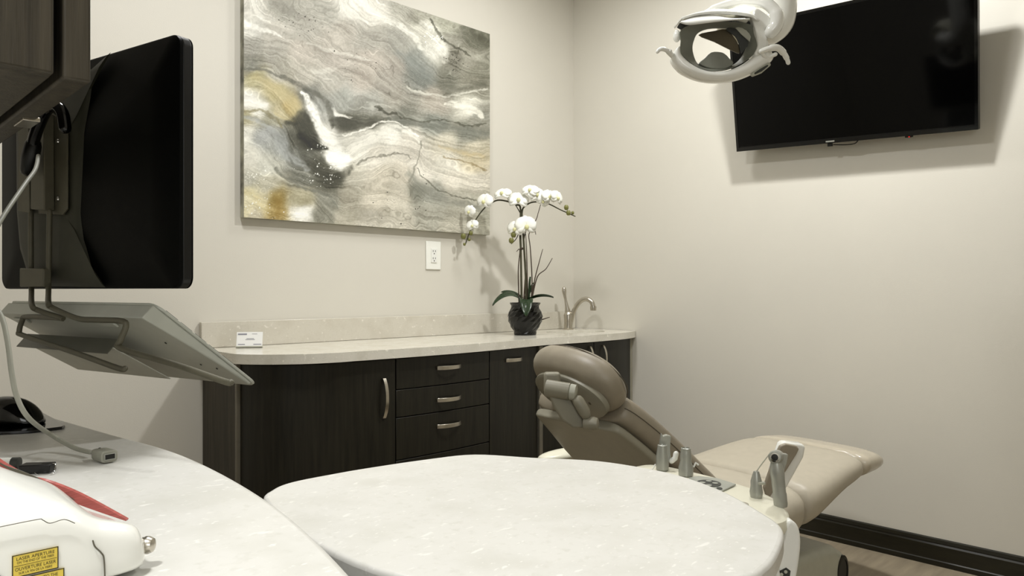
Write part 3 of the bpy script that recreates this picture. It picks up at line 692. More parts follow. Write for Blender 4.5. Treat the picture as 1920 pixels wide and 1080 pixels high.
# tapering rear body: thick at the back edge, thin at the front
secs = []
for i in range(9):
    t = i/8; b = .001+t*(KW-.012); th = .004+.022*(1-t)**1.3
    secs.append([K(.004, b, .004), K(KL-.004, b, .004), K(KL-.006, b, .004+th), K(.008, b, .004+th)])
MB().loft(secs).build('underside', 'kbd', kb, bevel=.003)
mb = MB()
for r_ in range(5):
    for c_ in range(15): mb.box(K(.03+c_*.0285, .04+r_*.03, -.0035), (.024, .024, .007), (ea, e2, kn))
mb.build('keys', 'kbdk', kb, smooth=False)
mb = MB()
for a, b in ((.06, .08), (.06, .15), (.08, .19), (.03, .16)): MB().lathe([(.002, 0), (.002, .0006), (.0005, .0007)], K(a, b, .0305-.022*(1-(1-b/KW)**1.3)), kn, 8).build('screw', 'ink', kb)
for a in (.13, .41): MB().box(K(a, .02, .031), (.05, .012, .004), (ea, e2, kn)).build('tilt_foot', 'kbd', kb, bevel=.002)
# cradle plate: wedge under the keyboard
def wedge_c(b): return .03+(.03*(1-b/KW))
secs = [[K(.14, b, wedge_c(b)), K(.44, b, wedge_c(b)), K(.44, b, wedge_c(b)+.0015), K(.14, b, wedge_c(b)+.0015)] for b in (.055, .165)]
MB().loft(secs).build('cradle_plate', 'kbd', br, smooth=False)
MB().box(K(.29, .054, .052), (.3, .0015, .03), (ea, e2, kn)).build('cradle_flange', 'kbedge', br, smooth=False)
R_ = .0045
def rod(pts, n=5): MB().tube(spline(pts, n), R_, 10).build('rod', 'bracket', br)
r1 = [bp(58, 400, .026), bp(58, 470, .026), bp(59, 540, .026)]
a1 = [W(60, 572, 1.24), W(72, 582, 1.235), W(117, 597, 1.225), W(105, 596, 1.235), W(50, 594, 1.31), W(42, 600, 1.32), W(36, 622, 1.32), W(44, 629, 1.31), W(140, 661, 1.21), W(220, 690, 1.13), W(234, 691, 1.12)]
rod(r1+a1)
r2 = [bp(93, 396, .028), bp(92, 470, .028), bp(91, 540, .028)]
a2 = [W(91, 568, 1.2), W(98, 577, 1.195), W(145, 597, 1.17), W(180, 600, 1.15), W(228, 602, 1.12), W(236, 612, 1.115), W(225, 640, 1.115), W(228, 654, 1.11), W(330, 684, 1.05), W(420, 715, 1.0), W(433, 717, .995)]
rod(r2+a2)
MB().prism([bp(a, b, .022) for a, b in ((52, 503), (97, 504), (97, 538), (52, 538))], nb*.014).build('rod_clamp', 'bracket', br, bevel=.002)
# hose loop
hz = MB().tube(spline([bp(122, 240, .048), bp(117, 212, .052), bp(104, 198, .056), bp(86, 208, .058), bp(72, 236, .058), bp(63, 264, .056), bp(61, 284, .054)], 8), .0098, 14).build('hose_loop', 'gloss')
tag(hz, 'thick glossy black hose looped over the bracket behind the monitor', 'hose')
cl = MB().tube([bp(62, 272, .054), bp(57, 294, .054), bp(51, 318, .054)], [.0135, .0145, .0115], 12).build('cable_boot', 'black', hz)

# ------------------------------------------------------------------ USB extension cable
uc_ = thing('usb_extension_cable', 'light grey cable hanging from the bracket down to a USB socket on the left worktop', 'cable', G(180, 850, .914))
cab = [(72, 292, 1.2), (66, 318, 1.15), (45, 348, 1.1), (0, 416, 1.02), (-30, 480, .98), (-25, 550, .96), (2, 592, .95), (14, 640, .94), (22, 700, .93), (32, 745, .93), (55, 785, .94)]
cp_ = [W(*q) for q in cab]+[G(100, 818, .935), G(140, 840, .922), G(170, 848, .921)]
MB().tube(spline(cp_, 6), .0031, 10).build('cord', 'cable', uc_)
pa, pb = G(178, 848, .923), G(230, 863, .923)
pd = (pb-pa).normalized(); ps_ = pd.cross(UP).normalized()
def plug(t, w, h): 
    c = pa+pd*t; return [c+ps_*(w*math.copysign(abs(math.cos(k*math.pi/8))**.5, math.cos(k*math.pi/8)))+UP*(h*math.copysign(abs(math.sin(k*math.pi/8))**.5, math.sin(k*math.pi/8))) for k in range(16)]
Lp = .042
MB().loft([plug(-.004, .003, .003), plug(.003, .004, .0038), plug(.006, .0042, .0038), plug(.011, .0095, .007), plug(.018, .0105, .0078), plug(Lp, .0105, .0078)]).build('plug_housing', 'usb', uc_, bevel=.0008)
c = pa+pd*(Lp+.0003)
MB().ringprism([c+ps_*a*.0072+UP*b*.0042 for a, b in ((-1, -1), (1, -1), (1, 1), (-1, 1))], [c+ps_*a*.0062+UP*b*.0032 for a, b in ((-1, -1), (1, -1), (1, 1), (-1, 1))], pd*.0012).build('metal_sleeve', 'silver', uc_, smooth=False)
MB().box(c+pd*.0002, (.0004, .0124, .0064), (pd, ps_, UP)).build('socket_hole', 'ink', uc_, smooth=False)
MB().lathe([(.0016, 0), (.0014, .0006)], pa+pd*.014+UP*.0073, UP, 10).build('strain_hole', 'ink', uc_)

# mouse and pad
mpz = .914
mpts = [G(a, b, .918) for a, b in ((0, 811), (60, 808), (116, 801), (122, 798), (118, 794), (66, 767), (58, 766))]+[Vector((-3.34, -1.33, .918)), Vector((-3.34, -1.62, .918))]
o = MB().prism([(p.x, p.y, .9145) for p in mpts], (0, 0, .0045)).build('mouse_pad', 'gloss', bevel=.001)
tag(o, 'thin glossy black mouse pad on the left worktop', 'mouse pad')
mc = G(18, 792, .92); mc = Vector((mc.x, mc.y, .9192))
mo = thing('computer_mouse', 'black rounded mouse resting on the glossy black pad', 'mouse', mc)
secs = []
ml = Vector((.6, -.8, 0)).normalized(); ms = ml.cross(UP)
for i in range(11):
    t = -1+i/5; w = .034*max(.05, (1-abs(t)**2.6))**.5; h = .046*max(.03, (1-abs(t*.98+.06)**2.2))**.6
    secs.append([mc+ml*(t*.062)+ms*(w*math.cos(k*math.pi/8))+UP*(h*max(0, math.sin(k*math.pi/8))) for k in range(0, 9)]+[mc+ml*(t*.062)-ms*w*.5, mc+ml*(t*.062)+ms*w*.5])
MB().loft(secs).build('mouse_shell', 'gloss', mo, subd=1)
MB().lathe([(.003, -.003), (.008, -.003), (.008, .003), (.003, .003)], mc-ml*.035+UP*.034, ms, 12).build('scroll_wheel', 'black', mo)

# USB stick with key ring, white cap
fd = G(72, 886, .914); fdx = Vector((RX, RY, 0)).lerp(Vector((VX, VY, 0)), .12).normalized(); fdy = UP.cross(fdx)
fl = thing('flash_drive', 'small black flash drive with a wire ring beside the white laser', 'flash drive', fd)
MB().box(fd+UP*.006-fdx*.001, (.036, .018, .0105), (fdx, fdy, UP)).build('drive_body', 'black', fl, bevel=.0015)
MB().box(fd+UP*.0114+fdx*.008+fdy*.002, (.008, .006, .0004), (fdx, fdy, UP)).build('notch', 'ink', fl, smooth=False)
rp = [fd+fdx*.016+UP*.0105, fd+fdx*.021-fdy*.003+UP*.0105, fd+fdx*.023-fdy*.01+UP*.004, fd+fdx*.023-fdy*.016+UP*.0014, fd+fdx*.010-fdy*.018+UP*.0012, fd+fdx*.002-fdy*.013+UP*.003]
MB().tube(spline(rp, 5), .0006, 6).build('wire_ring', 'chrome', fl)
wp = G(6, 880, .914)
o = thing('marker_pen', 'white pen with a dark end cap lying behind the flash drive', 'pen', wp)
wd_ = fdx
MB().lathe([(.006, -.09), (.007, -.088), (.007, .010), (.006, .011)], wp+UP*.0075, wd_, 16).build('barrel', 'white', o)
MB().lathe([(.0072, .0105), (.0072, .019), (.005, .020)], wp+UP*.0075, wd_, 16).build('end_cap', 'char', o)

# ------------------------------------------------------------------ dental laser
yf, yb = -2.30, -2.20
ls = thing('dental_laser', 'white dental laser unit with yellow warning labels in the bottom left corner', 'laser', (-3.3, -2.25, .914))
def lsec(x, zf, zr, y0, y1, zb=.9165):
    pts = []
    r = min(.018, (zf-zb)*.45)
    # front face, rounded to the sloping top, rounded to the rear
    ctrl = [(y0+.006, zb), (y0, zb+.008), (y0, zf-r), (y0+.004, zf-r*.35), (y0+.016, zf+.001), (y0+(y1-y0)*.35, zf+(zr-zf)*.5), (y0+(y1-y0)*.65, zf+(zr-zf)*.8), (y1-.008, zr), (y1-.001, zr-.006), (y1, zr-.014 if zr-.014 > zb+.01 else zb+.012), (y1, zb+.006), (y1-.006, zb)]
    return [Vector((x, a, b)) for a, b in ctrl]
secs = [lsec(-3.47, .985, 1.03, yf+.01, yb), lsec(-3.45, .99, 1.05, yf, yb), lsec(-3.36, .988, 1.045, yf, yb), lsec(-3.30, .985, 1.015, yf, yb), lsec(-3.268, .982, .993, yf, yb+.001), lsec(-3.25, .976, .986, yf, yb+.002), lsec(-3.237, .966, .973, yf+.001, yb+.003),
        lsec(-3.228, .962, .958, yf+.003, yb+.004), lsec(-3.214, .958, .950, yf+.004, yb+.004), lsec(-3.203, .953, .944, yf+.008, yb), lsec(-3.197, .946, .938, yf+.018, yb-.01), lsec(-3.194, .938, .932, yf+.03, yb-.02)]
MB().loft(secs).build('laser_housing', 'whiteg', ls, subd=2)
def fr(px, py, off=.0012): return PL(px, py, (0, yf-off, 0), Vector((0, 1, 0)))
MB().tube(spline([fr(-40, 997), fr(0, 988), fr(70, 974), fr(80, 975), fr(94, 981), fr(120, 974), fr(140, 981)], 5), .0003, 5).build('housing_seam', 'dtrim', ls)
MB().tube(spline([fr(174, 1014, .0), fr(178, 1025, .0), fr(190, 1037, -.001), fr(195, 1050, -.0008), fr(197, 1100, -.0008)], 5), .0006, 5).build('housing_seam', 'dtrim', ls)
# rear trim
def rr_(px, py, z): return W(px, py, z)
low = [(-40, 847), (0, 873), (60, 905), (130, 938), (180, 957), (236, 976)]
mid = [(-40, 838), (0, 868), (60, 887), (110, 910), (180, 946), (237, 974)]
def tz(px): return .585+(.66-.585)*px/236
A_ = spline([W(a, b+1, tz(a)) for a, b in low], 5); B_ = spline([W(a, b, tz(a)) for a, b in [(-40, 835), (0, 866), (50, 893), (88, 902), (150, 927), (237, 974)]], 5)
MB().loft([[a, b, b+OV*.004, a+OV*.004] for a, b in zip(A_, B_)]).build('red_trim', 'red', ls)
A2 = spline([W(a, b, tz(a)-.0008) for a, b in [(-40, 843), (0, 870), (40, 893), (90, 920), (140, 938)]], 5); B2 = spline([W(a, b, tz(a)-.0008) for a, b in [(-40, 837), (0, 868), (40, 883), (85, 903), (139, 937)]], 5)
MB().loft([[a, b, b+OV*.0006, a+OV*.0006] for a, b in zip(A2, B2)]).build('grey_trim', 'dtrim', ls)
kc = W(272, 1022, .6)
MB().lathe([(.006, -.008), (.0062, -.001), (.007, 0), (.007, .003), (.0055, .0065), (.002, .008)], kc+OR*.0, OR, 18).build('metal_knob', 'steel', ls)
# labels
def label_plate(xa, xb, za, zb, nm, y=yf-.0004):
    pl_ = MB().box(((xa+xb)/2, y-.0002, (za+zb)/2), (xb-xa, .0004, zb-za)).build(nm, 'yellow', ls, smooth=False)
    b = .0006
    MB().ringprism([(xa, y-.0004, za), (xb, y-.0004, za), (xb, y-.0004, zb), (xa, y-.0004, zb)], [(xa+b, y-.0004, za+b), (xb-b, y-.0004, za+b), (xb-b, y-.0004, zb-b), (xa+b, y-.0004, zb-b)], (0, -.0002, 0)).build('label_border', 'ink', pl_, smooth=False)
    return pl_
def text(s, x, z, size, width, parent, y=yf-.0011, align='CENTER'):
    cu = bpy.data.curves.new('t', 'FONT'); cu.body = s; cu.size = size; cu.align_x = align; cu.align_y = 'CENTER'
    to = bpy.data.objects.new('t', cu); C.objects.link(to); bpy.context.view_layer.update()
    me = bpy.data.meshes.new_from_object(to); C.objects.unlink(to); bpy.data.objects.remove(to)
    xs = [v.co.x for v in me.vertices]; w = max(xs)-min(xs); k = width/w
    org = ORG[parent.name]
    for v in me.vertices: v.co = Vector((x+v.co.x*k, y, z+v.co.y))-org
    me.materials.append(M['ink']); o = bpy.data.objects.new('label_lettering', me); C.objects.link(o); o.parent = parent; ORG[o.name] = org
q0, q1 = fr(22, 1042, 0), fr(109, 1064, 0)
xa, xb = q0.x, q1.x; zt = q0.z; hh = (fr(109, 1023, 0).z-fr(109, 1064, 0).z)
L1 = label_plate(xa, xb, zt-hh, zt, 'warning_label'); cx_ = (xa+xb)/2; w_ = xb-xa
text('LASER APERTURE', cx_, zt-hh*.2, .0032, w_*.82, L1); text('ON THE END OF THE FIBER', cx_, zt-hh*.37, .0024, w_*.8, L1)
MB().box((cx_, yf-.0009, zt-hh*.5), (w_*.92, .0003, .0002)).build('label_rule', 'ink', L1, smooth=False)
text('OUVERTURE LASER', cx_, zt-hh*.66, .0032, w_*.88, L1); text('SUR LA FIN DE LA FIBRE', cx_, zt-hh*.84, .0024, w_*.72, L1)
L2 = label_plate(xa+.004, fr(120, 1066, 0).x, zt-hh*2.1, zt-hh-.0008, 'warning_label')
text('INTO THE', cx_+.008, zt-hh*1.2-.0008, .0032, w_*.4, L2)
# black-edged hazard triangle in the corner
zc_ = fr(0, 1080, 0).z
tri = [(xa-.021, zc_-.008), (xa-.001, zc_-.008), (xa-.011, zc_+.009)]
q0 = fr(0, 1066, 0)
t0 = MB().prism([(q0.x-.008, yf-.0004, q0.z+.005), (q0.x+.006, yf-.0004, q0.z-.012), (q0.x-.022, yf-.0004, q0.z-.012)], (0, -.0004, 0)).build('hazard_triangle', 'ink', ls, smooth=False)
MB().prism([(q0.x-.008, yf-.0008, q0.z+.003), (q0.x+.0042, yf-.0008, q0.z-.011), (q0.x-.020, yf-.0008, q0.z-.011)], (0, -.0003, 0)).build('triangle_fill', 'yellow', t0, smooth=False)

# ------------------------------------------------------------------ dental chair
HO = Vector((-1.2, -1.575, 0)); cyaw = math.radians(-7.5)
CXd = Vector((math.cos(cyaw), math.sin(cyaw), 0)); CYd = Vector((-math.sin(cyaw), math.cos(cyaw), 0))
def CH(x, y, z): return HO+CXd*x+CYd*y+UP*z
ch = thing('dental_chair', 'reclined taupe dental chair with oval headrest beside the right wall', 'dental chair', HO)
def selli(w, zt_, zb_, x, n=24, e=.55, tw=1):
    c = (zt_+zb_)/2; h = (zt_-zb_)/2; r = []
    for k in range(n):
        a = 2*math.pi*k/n; ca, sa = math.cos(a), math.sin(a)
        ww = w*(tw if sa < 0 else 1)
        r.append(CH(x, ww*math.copysign(abs(ca)**e, ca)*(1-.25*max(0, -sa)), c+h*math.copysign(abs(sa)**e, sa)))
    return r
tz_x = [-.18, -.05, .1, .3, .5, .65, .78, .85, .885]; 
topz = [.47, .50, .505, .515, .535, .545, .535, .515, .49]; botz = [.30, .28, .285, .335, .40, .425, .43, .435, .455]; hw = [.24, .29, .30, .295, .275, .26, .245, .225, .17]
def seatpart(xa, xb, nm, m, n=12, enda=True, endb=True):
    secs = []
    for i in range(n+1):
        x = xa+(xb-xa)*i/n; s = 1
        if (i == 0 and enda) or (i == n and endb): s = .9
        elif (i == 1 and enda) or (i == n-1 and endb): s = .985
        zt_, zb_, w = interp(x, tz_x, topz), interp(x, tz_x, botz), interp(x, tz_x, hw)
        c = (zt_+zb_)/2; h = (zt_-zb_)/2*s
        secs.append(selli(w*(.97 if s == .9 else 1), c+h, c-h, x))
    return MB().loft(secs).build(nm, m, ch, subd=1)
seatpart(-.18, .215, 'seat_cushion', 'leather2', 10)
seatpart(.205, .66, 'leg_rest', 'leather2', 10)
seatpart(.65, .885, 'toe_cover', 'cover', 9)
# backrest along an inclined curve
bx = [(-.02, .49), (-.12, .535), (-.22, .61), (-.32, .695), (-.41, .775), (-.485, .835), (-.52, .858)]
bw = [.25, .26, .262, .25, .225, .20, .175]
bcurve = spline([(a, 0, b) for a, b in bx], 3)
def bsec(i, th, wsc, back=0, e=.5, wadd=0, n=24):
    p = bcurve[i]; q = bcurve[min(i+1, len(bcurve)-1)]; o_ = bcurve[max(i-1, 0)]; t = (q-o_).normalized(); nrm = Vector((t.z, 0, -t.x))
    if nrm.z < 0: nrm = -nrm
    w = interp(i/(len(bcurve)-1), [k/6 for k in range(7)], bw)*wsc+wadd
    r = []
    for k in range(n):
        a = 2*math.pi*k/n; ca, sa = math.cos(a), math.sin(a)
        yy = w*math.copysign(abs(ca)**e, ca); hh_ = th/2*math.copysign(abs(sa)**e, sa)-back-th/2
        v = p+nrm*(hh_+.035*(yy/w)**2 if False else hh_)
        r.append(CH(v.x, yy, v.z))
    return r
nb_ = len(bcurve)
secs = [bsec(i, .095*(1 if 0 < i < nb_-1 else .6), 1 if 0 < i < nb_-1 else .93) for i in range(nb_)]
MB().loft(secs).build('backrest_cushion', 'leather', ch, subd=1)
secs = [bsec(i, .03, .93 if i < nb_-2 else .86, .088, .35) for i in range(2, nb_-1)]
MB().loft(secs).build('backrest_shell', 'shell', ch, subd=1)
# seam piping on the cushion edge (near and far side)
for s in (-1, 1):
    pts = []
    for i in range(1, nb_-1):
        p = bcurve[i]; q = bcurve[i+1]; o_ = bcurve[i-1]; t = (q-o_).normalized(); nrm = Vector((-t.z, 0, t.x)); nrm = nrm if nrm.z > 0 else -nrm
        w = interp(i/(nb_-1), [k/6 for k in range(7)], bw); v = p-nrm*.045; pts.append(CH(v.x, s*(w*.999), v.z))
    MB().tube(pts, .0013, 6).build('piping', 'seam', ch)
# headrest
HC = Vector((-1.79, -1.55, .892)); hth = math.radians(56)
hl = Vector((CYd.x, CYd.y, 0)); hu = (UP*math.sin(hth)-CXd*math.cos(hth)).normalized()
hn = hl.cross(hu).normalized()
if hn.x < 0: hn = -hn        # hn: towards the patient's face side
HR = math.radians(9)
def HD(a, b, c):
    a, b = a*math.cos(HR)-b*math.sin(HR), a*math.sin(HR)+b*math.cos(HR)
    return HC+hl*a+hu*b+hn*c      # a across (+far), b up, c front
secs = []
for c_, s_ in ((-.052, .55), (-.05, .72), (-.035, .92), (-.01, 1.0), (.012, .99), (.030, .9), (.040, .7), (.043, .4)):
    secs.append([HD(.165*s_*math.copysign(abs(math.cos(k*math.pi/16))**.85, math.cos(k*math.pi/16)), .10*s_*math.copysign(abs(math.sin(k*math.pi/16))**.85, math.sin(k*math.pi/16)), c_) for k in range(32)])
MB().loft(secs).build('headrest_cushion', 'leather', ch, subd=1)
MB().tube([HD(.163*math.cos(k*math.pi/24), .0985*math.sin(k*math.pi/24), .017) for k in range(49)], .0016, 6, roundends=False).build('headrest_piping', 'seam', ch)
MB().loft([[HD(.0-.006+.136*s_*math.cos(k*math.pi/16), -.018+.073*s_*math.sin(k*math.pi/16), c_) for k in range(32)] for c_, s_ in ((-.045, 1.0), (-.060, .99), (-.065, .9), (-.066, .5))]).build('headrest_plate', 'shell2', ch)
mb = MB()
for a, b in ((.03, .045), (-.09, -.015)): MB().lathe([(.005, 0), (.005, .001), (.003, .0012)], HD(a, b, -.065), -hn, 12).build('screw', 'seam', ch)
# articulated neck
def HP(px, py, t): return W(px, py, t)
kx_ = [HP(1024, 724, 2.0), HP(1060, 734, 1.93)]
MB().box(HP(1035, 718, 2.02), (.045, .035, .06), (OR, OV, UP)).build('neck_mount', 'shell2', ch, bevel=.008)
MB().lathe([(.018, -.035), (.023, -.033), (.023, .03), (.021, .031)], HP(1047, 731, 1.95), (OR*.95-OV*.25-UP*.12), 24).build('pivot_barrel', 'shell2', ch)
MB().lathe([(.020, .031), (.022, .033), (.021, .047), (.014, .05)], HP(1047, 731, 1.95), (OR*.95-OV*.25-UP*.12), 24).build('pivot_cap', 'pale', ch)
ar = [(1026, 733), (1066, 742), (1084, 766), (1110, 786), (1106, 804), (1074, 803), (1053, 788), (1037, 762)]
MB().prism([HP(a, b, 1.945) for a, b in ar], OV*.03).build('neck_arm', 'shell2', ch, bevel=.006)
MB().tube([HP(1084, 752, 1.93), HP(1096, 772, 1.93), HP(1098, 777, 1.93)], [.016, .016, .014], 12).build('release_lever', 'shell2', ch)
MB().lathe([(.010, -.02), (.017, -.018), (.018, .008), (.015, .018), (.007, .021)], HP(1108, 794, 1.93), (OR*.9-OV*.3), 20).build('adjust_knob', 'shell2', ch)
# armrests
def armrest(px_pts, t0, t1, th, pad_pts, nm):
    o = MB().prism([HP(a, b, 2.07) for a, b, t in px_pts], OV*th).build('armrest', 'whiteg', ch, bevel=.006)
    MB().prism([HP(a, b, 2.058) for a, b, t in pad_pts], OV*.014).build('armrest_pad', 'leather', o, bevel=.004)
armrest([(1450, 972, 2.02), (1461, 940, 2.03), (1507, 858, 2.1), (1511, 838, 2.12), (1505, 833, 2.12), (1472, 829, 2.12), (1466, 834, 2.12), (1450, 880, 2.05), (1440, 940, 2.02)], 0, 0, .04,
        [(1440, 940, 2.02), (1461, 905, 2.04), (1494, 852, 2.1), (1499, 842, 2.12), (1494, 836, 2.12), (1474, 832, 2.12), (1463, 836, 2.12), (1448, 870, 2.06), (1432, 915, 2.03)], 'a')
secs = []
for t_, s_ in ((-1, .3), (-.8, .75), (-.4, 1), (.2, 1), (.8, .8), (1, .3)):
    secs.append([CH(-.26+t_*.15, .345+.045*s_*math.cos(k*math.pi/8), .56+.022*s_*math.sin(k*math.pi/8)) for k in range(16)])
o = MB().loft(secs).build('armrest', 'cream', ch, subd=1)
MB().tube([CH(-.2, .34, .54), CH(-.15, .33, .42), CH(-.08, .26, .38)], .02, 12).build('armrest_support', 'cream', ch)
MB().tube([CH(-.17, -.345, .54), CH(-.15, -.33, .42), CH(-.08, -.26, .38)], .02, 12).build('armrest_support', 'cream', ch)
# structure below
MB().prism([CH(a, -.13, b) for a, b in ((-.15, .30), (.2, .30), (.16, .24), (-.12, .24))], CYd*.26).build('seat_frame', 'pale', ch, bevel=.01)
MB().prism([CH(a, -.10, b) for a, b in ((-.1, .26), (.12, .26), (.2, .1), (-.25, .1))], CYd*.2).build('lift_column', 'pale', ch, bevel=.02)
bb = [(-.35, .0), (-.35, .10), (-.2, .2), (.0, .235), (.3, .235), (.5, .225), (.58, .18), (.60, .0)]
MB().prism([CH(a, -.22, b+.001) for a, b in bb], CYd*.42).build('chair_base', 'pale', ch, bevel=.03, bseg=5)
bc = CH(.545, -.22, .125)
MB().loft([[bc+CXd*(.032*s_*math.cos(k*math.pi/12))+UP*(.052*s_*math.sin(k*math.pi/12))-CYd*d_ for k in range(24)] for s_, d_ in ((1.15, -.01), (1.15, .002), (.9, .003), (.9, .001))]).build('base_socket', 'black', ch)

# ------------------------------------------------------------------ delivery unit
DZ = .74
du = thing('delivery_unit', 'cream instrument delivery unit standing between the work table and the dental chair', 'delivery unit', (-2.12, -2.15, 0))
dp = [(-1.975, -1.93), (-1.975, -2.05), (-2.0, -2.17), (-2.03, -2.24), (-2.07, -2.29), (-2.12, -2.322), (-2.175, -2.322), (-2.22, -2.27), (-2.225, -2.15), (-2.2, -1.98), (-2.12, -1.92), (-2.03, -1.905)]
dpp = spline([(a, b, 0) for a, b in dp], 5, closed=True)
cc_ = Vector((-2.1, -2.13, 0))
secs = [[cc_+(p-cc_)*s_+UP*z_ for p in dpp] for s_, z_ in ((.8, .698), (.92, .700), (.98, .708), (1, .718), (.985, .732), (.93, .740), (.8, .743), (.3, .744))]
MB().loft(secs).build('tray_body', 'cream', du)
kp = [G(a, b, .7455) for a, b in ((1291, 897), (1310, 894), (1345, 898), (1380, 909), (1370, 914), (1348, 925), (1330, 920), (1310, 908))]
kp_o = MB().prism([(p.x, p.y, .7445) for p in kp], (0, 0, .003)).build('keypad', 'keypad', du, bevel=.001)
mb = MB()
def disc(px, py, rx_, ry_, mb, z=.7482, h=.0006):
    c = G(px, py, z); mb.loft([[c+OR*(rx_*math.cos(k*math.pi/10))+OV*(ry_*math.sin(k*math.pi/10))+UP*dz for k in range(20)] for dz in (0, h)])
disc(1329, 906, .024, .026, mb); disc(1326, 914, .0055, .008, mb); disc(1349, 915.5, .0055, .008, mb)
mb.build('key_pads', 'char', kp_o, smooth=False)
mb = MB()
for a, b in ((1317, 905), (1329, 902), (1341, 906), (1329, 910)): disc(a, b, .006, .006, mb, .7492)
mb.build('key_arrows', 'keypad', kp_o, smooth=False)
mb = MB(); disc(1386, 945, .017, .014, mb, .7445, .001); mb.build('holder_recess', 'shell', du)
sp_ = [(1441, 1084), (1455, 1052), (1466, 1016), (1472, 988), (1481, 976), (1494, 983), (1501, 999), (1502, 1030), (1494, 1084), (1480, 1120), (1450, 1120)]
sp2 = spline([W(a, b, 1.3) for a, b in sp_], 4, closed=True)
sh = MB().prism(sp2, OV*.05).build('side_handle', 'white', du, bevel=.012, bseg=4)
pd_ = [W(a, b, 1.2995) for a, b in ((1457, 1084), (1462, 1070), (1474, 1064), (1482, 1070), (1480, 1084))]
MB().prism(pd_, -OV*.001).build('button_plate', 'char', sh, smooth=False)
mb = MB()
for a, b in ((1465, 1077), (1473, 1072)): mb.lathe([(.003, 0), (.003, .0012), (.001, .0014)], W(a, b, 1.298), -OV, 12)
mb.build('buttons', 'pale', sh)
MB().tube(spline([W(1446, 1010, 1.3), W(1450, 1036, 1.29), W(1453, 1060, 1.29), W(1458, 1120, 1.3), W(1440, 1300, 1.35)], 6), .006, 10).build('hose', 'white', du)
MB().lathe([(.03, 0), (.03, .64)], (-2.11, -2.14, .03)).build('post', 'pale', du)
MB().lathe([(.15, 0), (.16, .004), (.15, .02), (.05, .03)], (-2.11, -2.14, .002)).build('foot_plate', 'pale', du)
MB().box((-2.11, -2.14, .655), (.12, .3, .03)).build('support_bracket', 'pale', du, bevel=.006)

def inst(nm, label, loc, prof, tilt_=(0, 0, 1), m='silver', extra=None):
    t = thing(nm, label, 'dental instrument', loc, 'handpieces standing in the delivery unit')
    MB().lathe(prof, loc, tilt_, 20).build('barrel', m, t)
    if extra: extra(t)
    return t
sc = 1.6/F
# A pair at the far left
lA = W(1242, 890, 1.62); lA.z = .744
def exA(t):
    MB().prism([lA+OR*a+UP*b+OV*.012 for a, b in ((-.008, .02), (.022, .02), (.020, .045), (.022, .072), (.012, .075), (.004, .072), (.001, .078), (-.003, .052))], OV*.014).build('cup_holder', 'silver', t, bevel=.003)
    MB().tube([lA+OR*.02+UP*.02, lA+OR*.028+UP*.026, lA+OR*.03+UP*.036], .006, 10).build('lever', 'white', t)
    MB().tube([lA-OR*.016+UP*.012, lA-OR*.02+UP*.004, lA-OR*.024+UP*-.0], .0016, 6).build('spring_wire', 'white', t)
inst('suction_handpiece', 'short silver handpiece in front of a notched holder, leftmost on the delivery unit', lA, [(.011, -.001), (.014, .002), (.014, .03), (.011, .05), (.0105, .055), (.008, .056), (.007, .052), (.001, .052)], extra=exA)
lB = W(1286, 897, 1.57); lB.z = .744
def exB(t):
    MB().tube([lB+OR*.017+UP*.02, lB+OR*.021+UP*.028, lB+OR*.026+UP*.024], .0022, 8).build('lever', 'white', t)
inst('saliva_ejector', 'tall silver suction handle with a tiny white lever, second from left on the delivery unit', lB, [(.012, -.001), (.0155, .002), (.0155, .018), (.0115, .032), (.012, .038), (.011, .052), (.0105, .054), (.0105, .059), (.0085, .06), (.0075, .054), (.001, .054)], extra=exB)
lC = W(1418, 930, 1.41); lC.z = .742
def exC(t):
    MB().box(lC+UP*.03+OR*.007-OV*.006, (.014, .01, .005), (OR, OV, UP)).build('button', 'pale', t, bevel=.001)
    MB().tube([lC+UP*.05, lC+UP*.062+OR*.008, lC+UP*.088+OR*.028], .0011, 6).build('nozzle_wire', 'pale', t)
inst('air_water_syringe', 'small silver syringe with a push button between the keypad and the tall handpiece', lC, [(.010, -.006), (.0115, .004), (.0125, .012), (.0105, .022), (.0105, .032), (.007, .045), (.0055, .050), (.005, .051), (.001, .051)], extra=exC)
lD = W(1464, 972, 1.36); lD.z = .742
tD = (W(1451, 852, 1.36)-W(1464, 972, 1.36)).normalized()
def exD(t):
    hc = lD+tD*.090; ax_ = (OR*-.45-OV*.85+UP*.15).normalized()
    MB().lathe([(.010, -.03), (.0125, -.026), (.0125, .004), (.0105, .009), (.007, .0095)], hc, ax_, 20).build('turbine_head', 'silver', t)
    MB().lathe([(.006, .009), (.006, .0105), (.003, .011)], hc, ax_, 14).build('chuck', 'ink', t)
    MB().lathe([(.0085, .0092), (.0085, .0105), (.0062, .0108), (.0062, .009)], hc, ax_, 20).build('chuck_ring', 'chrome', t)
    MB().prism([hc+OR*a+tD*b+OV*.004 for a, b in ((.006, .006), (.026, .004), (.022, -.012), (.014, -.03), (.004, -.03))], OV*.012).build('head_shroud', 'silver', t, bevel=.002)
inst('dental_handpiece', 'tall silver handpiece with a round turbine head, rightmost on the delivery unit', lD, [(.0115, -.002), (.0125, .003), (.0125, .022), (.0118, .025), (.0122, .048), (.013, .06), (.0122, .068), (.0105, .078), (.009, .084)], tD, extra=exD)

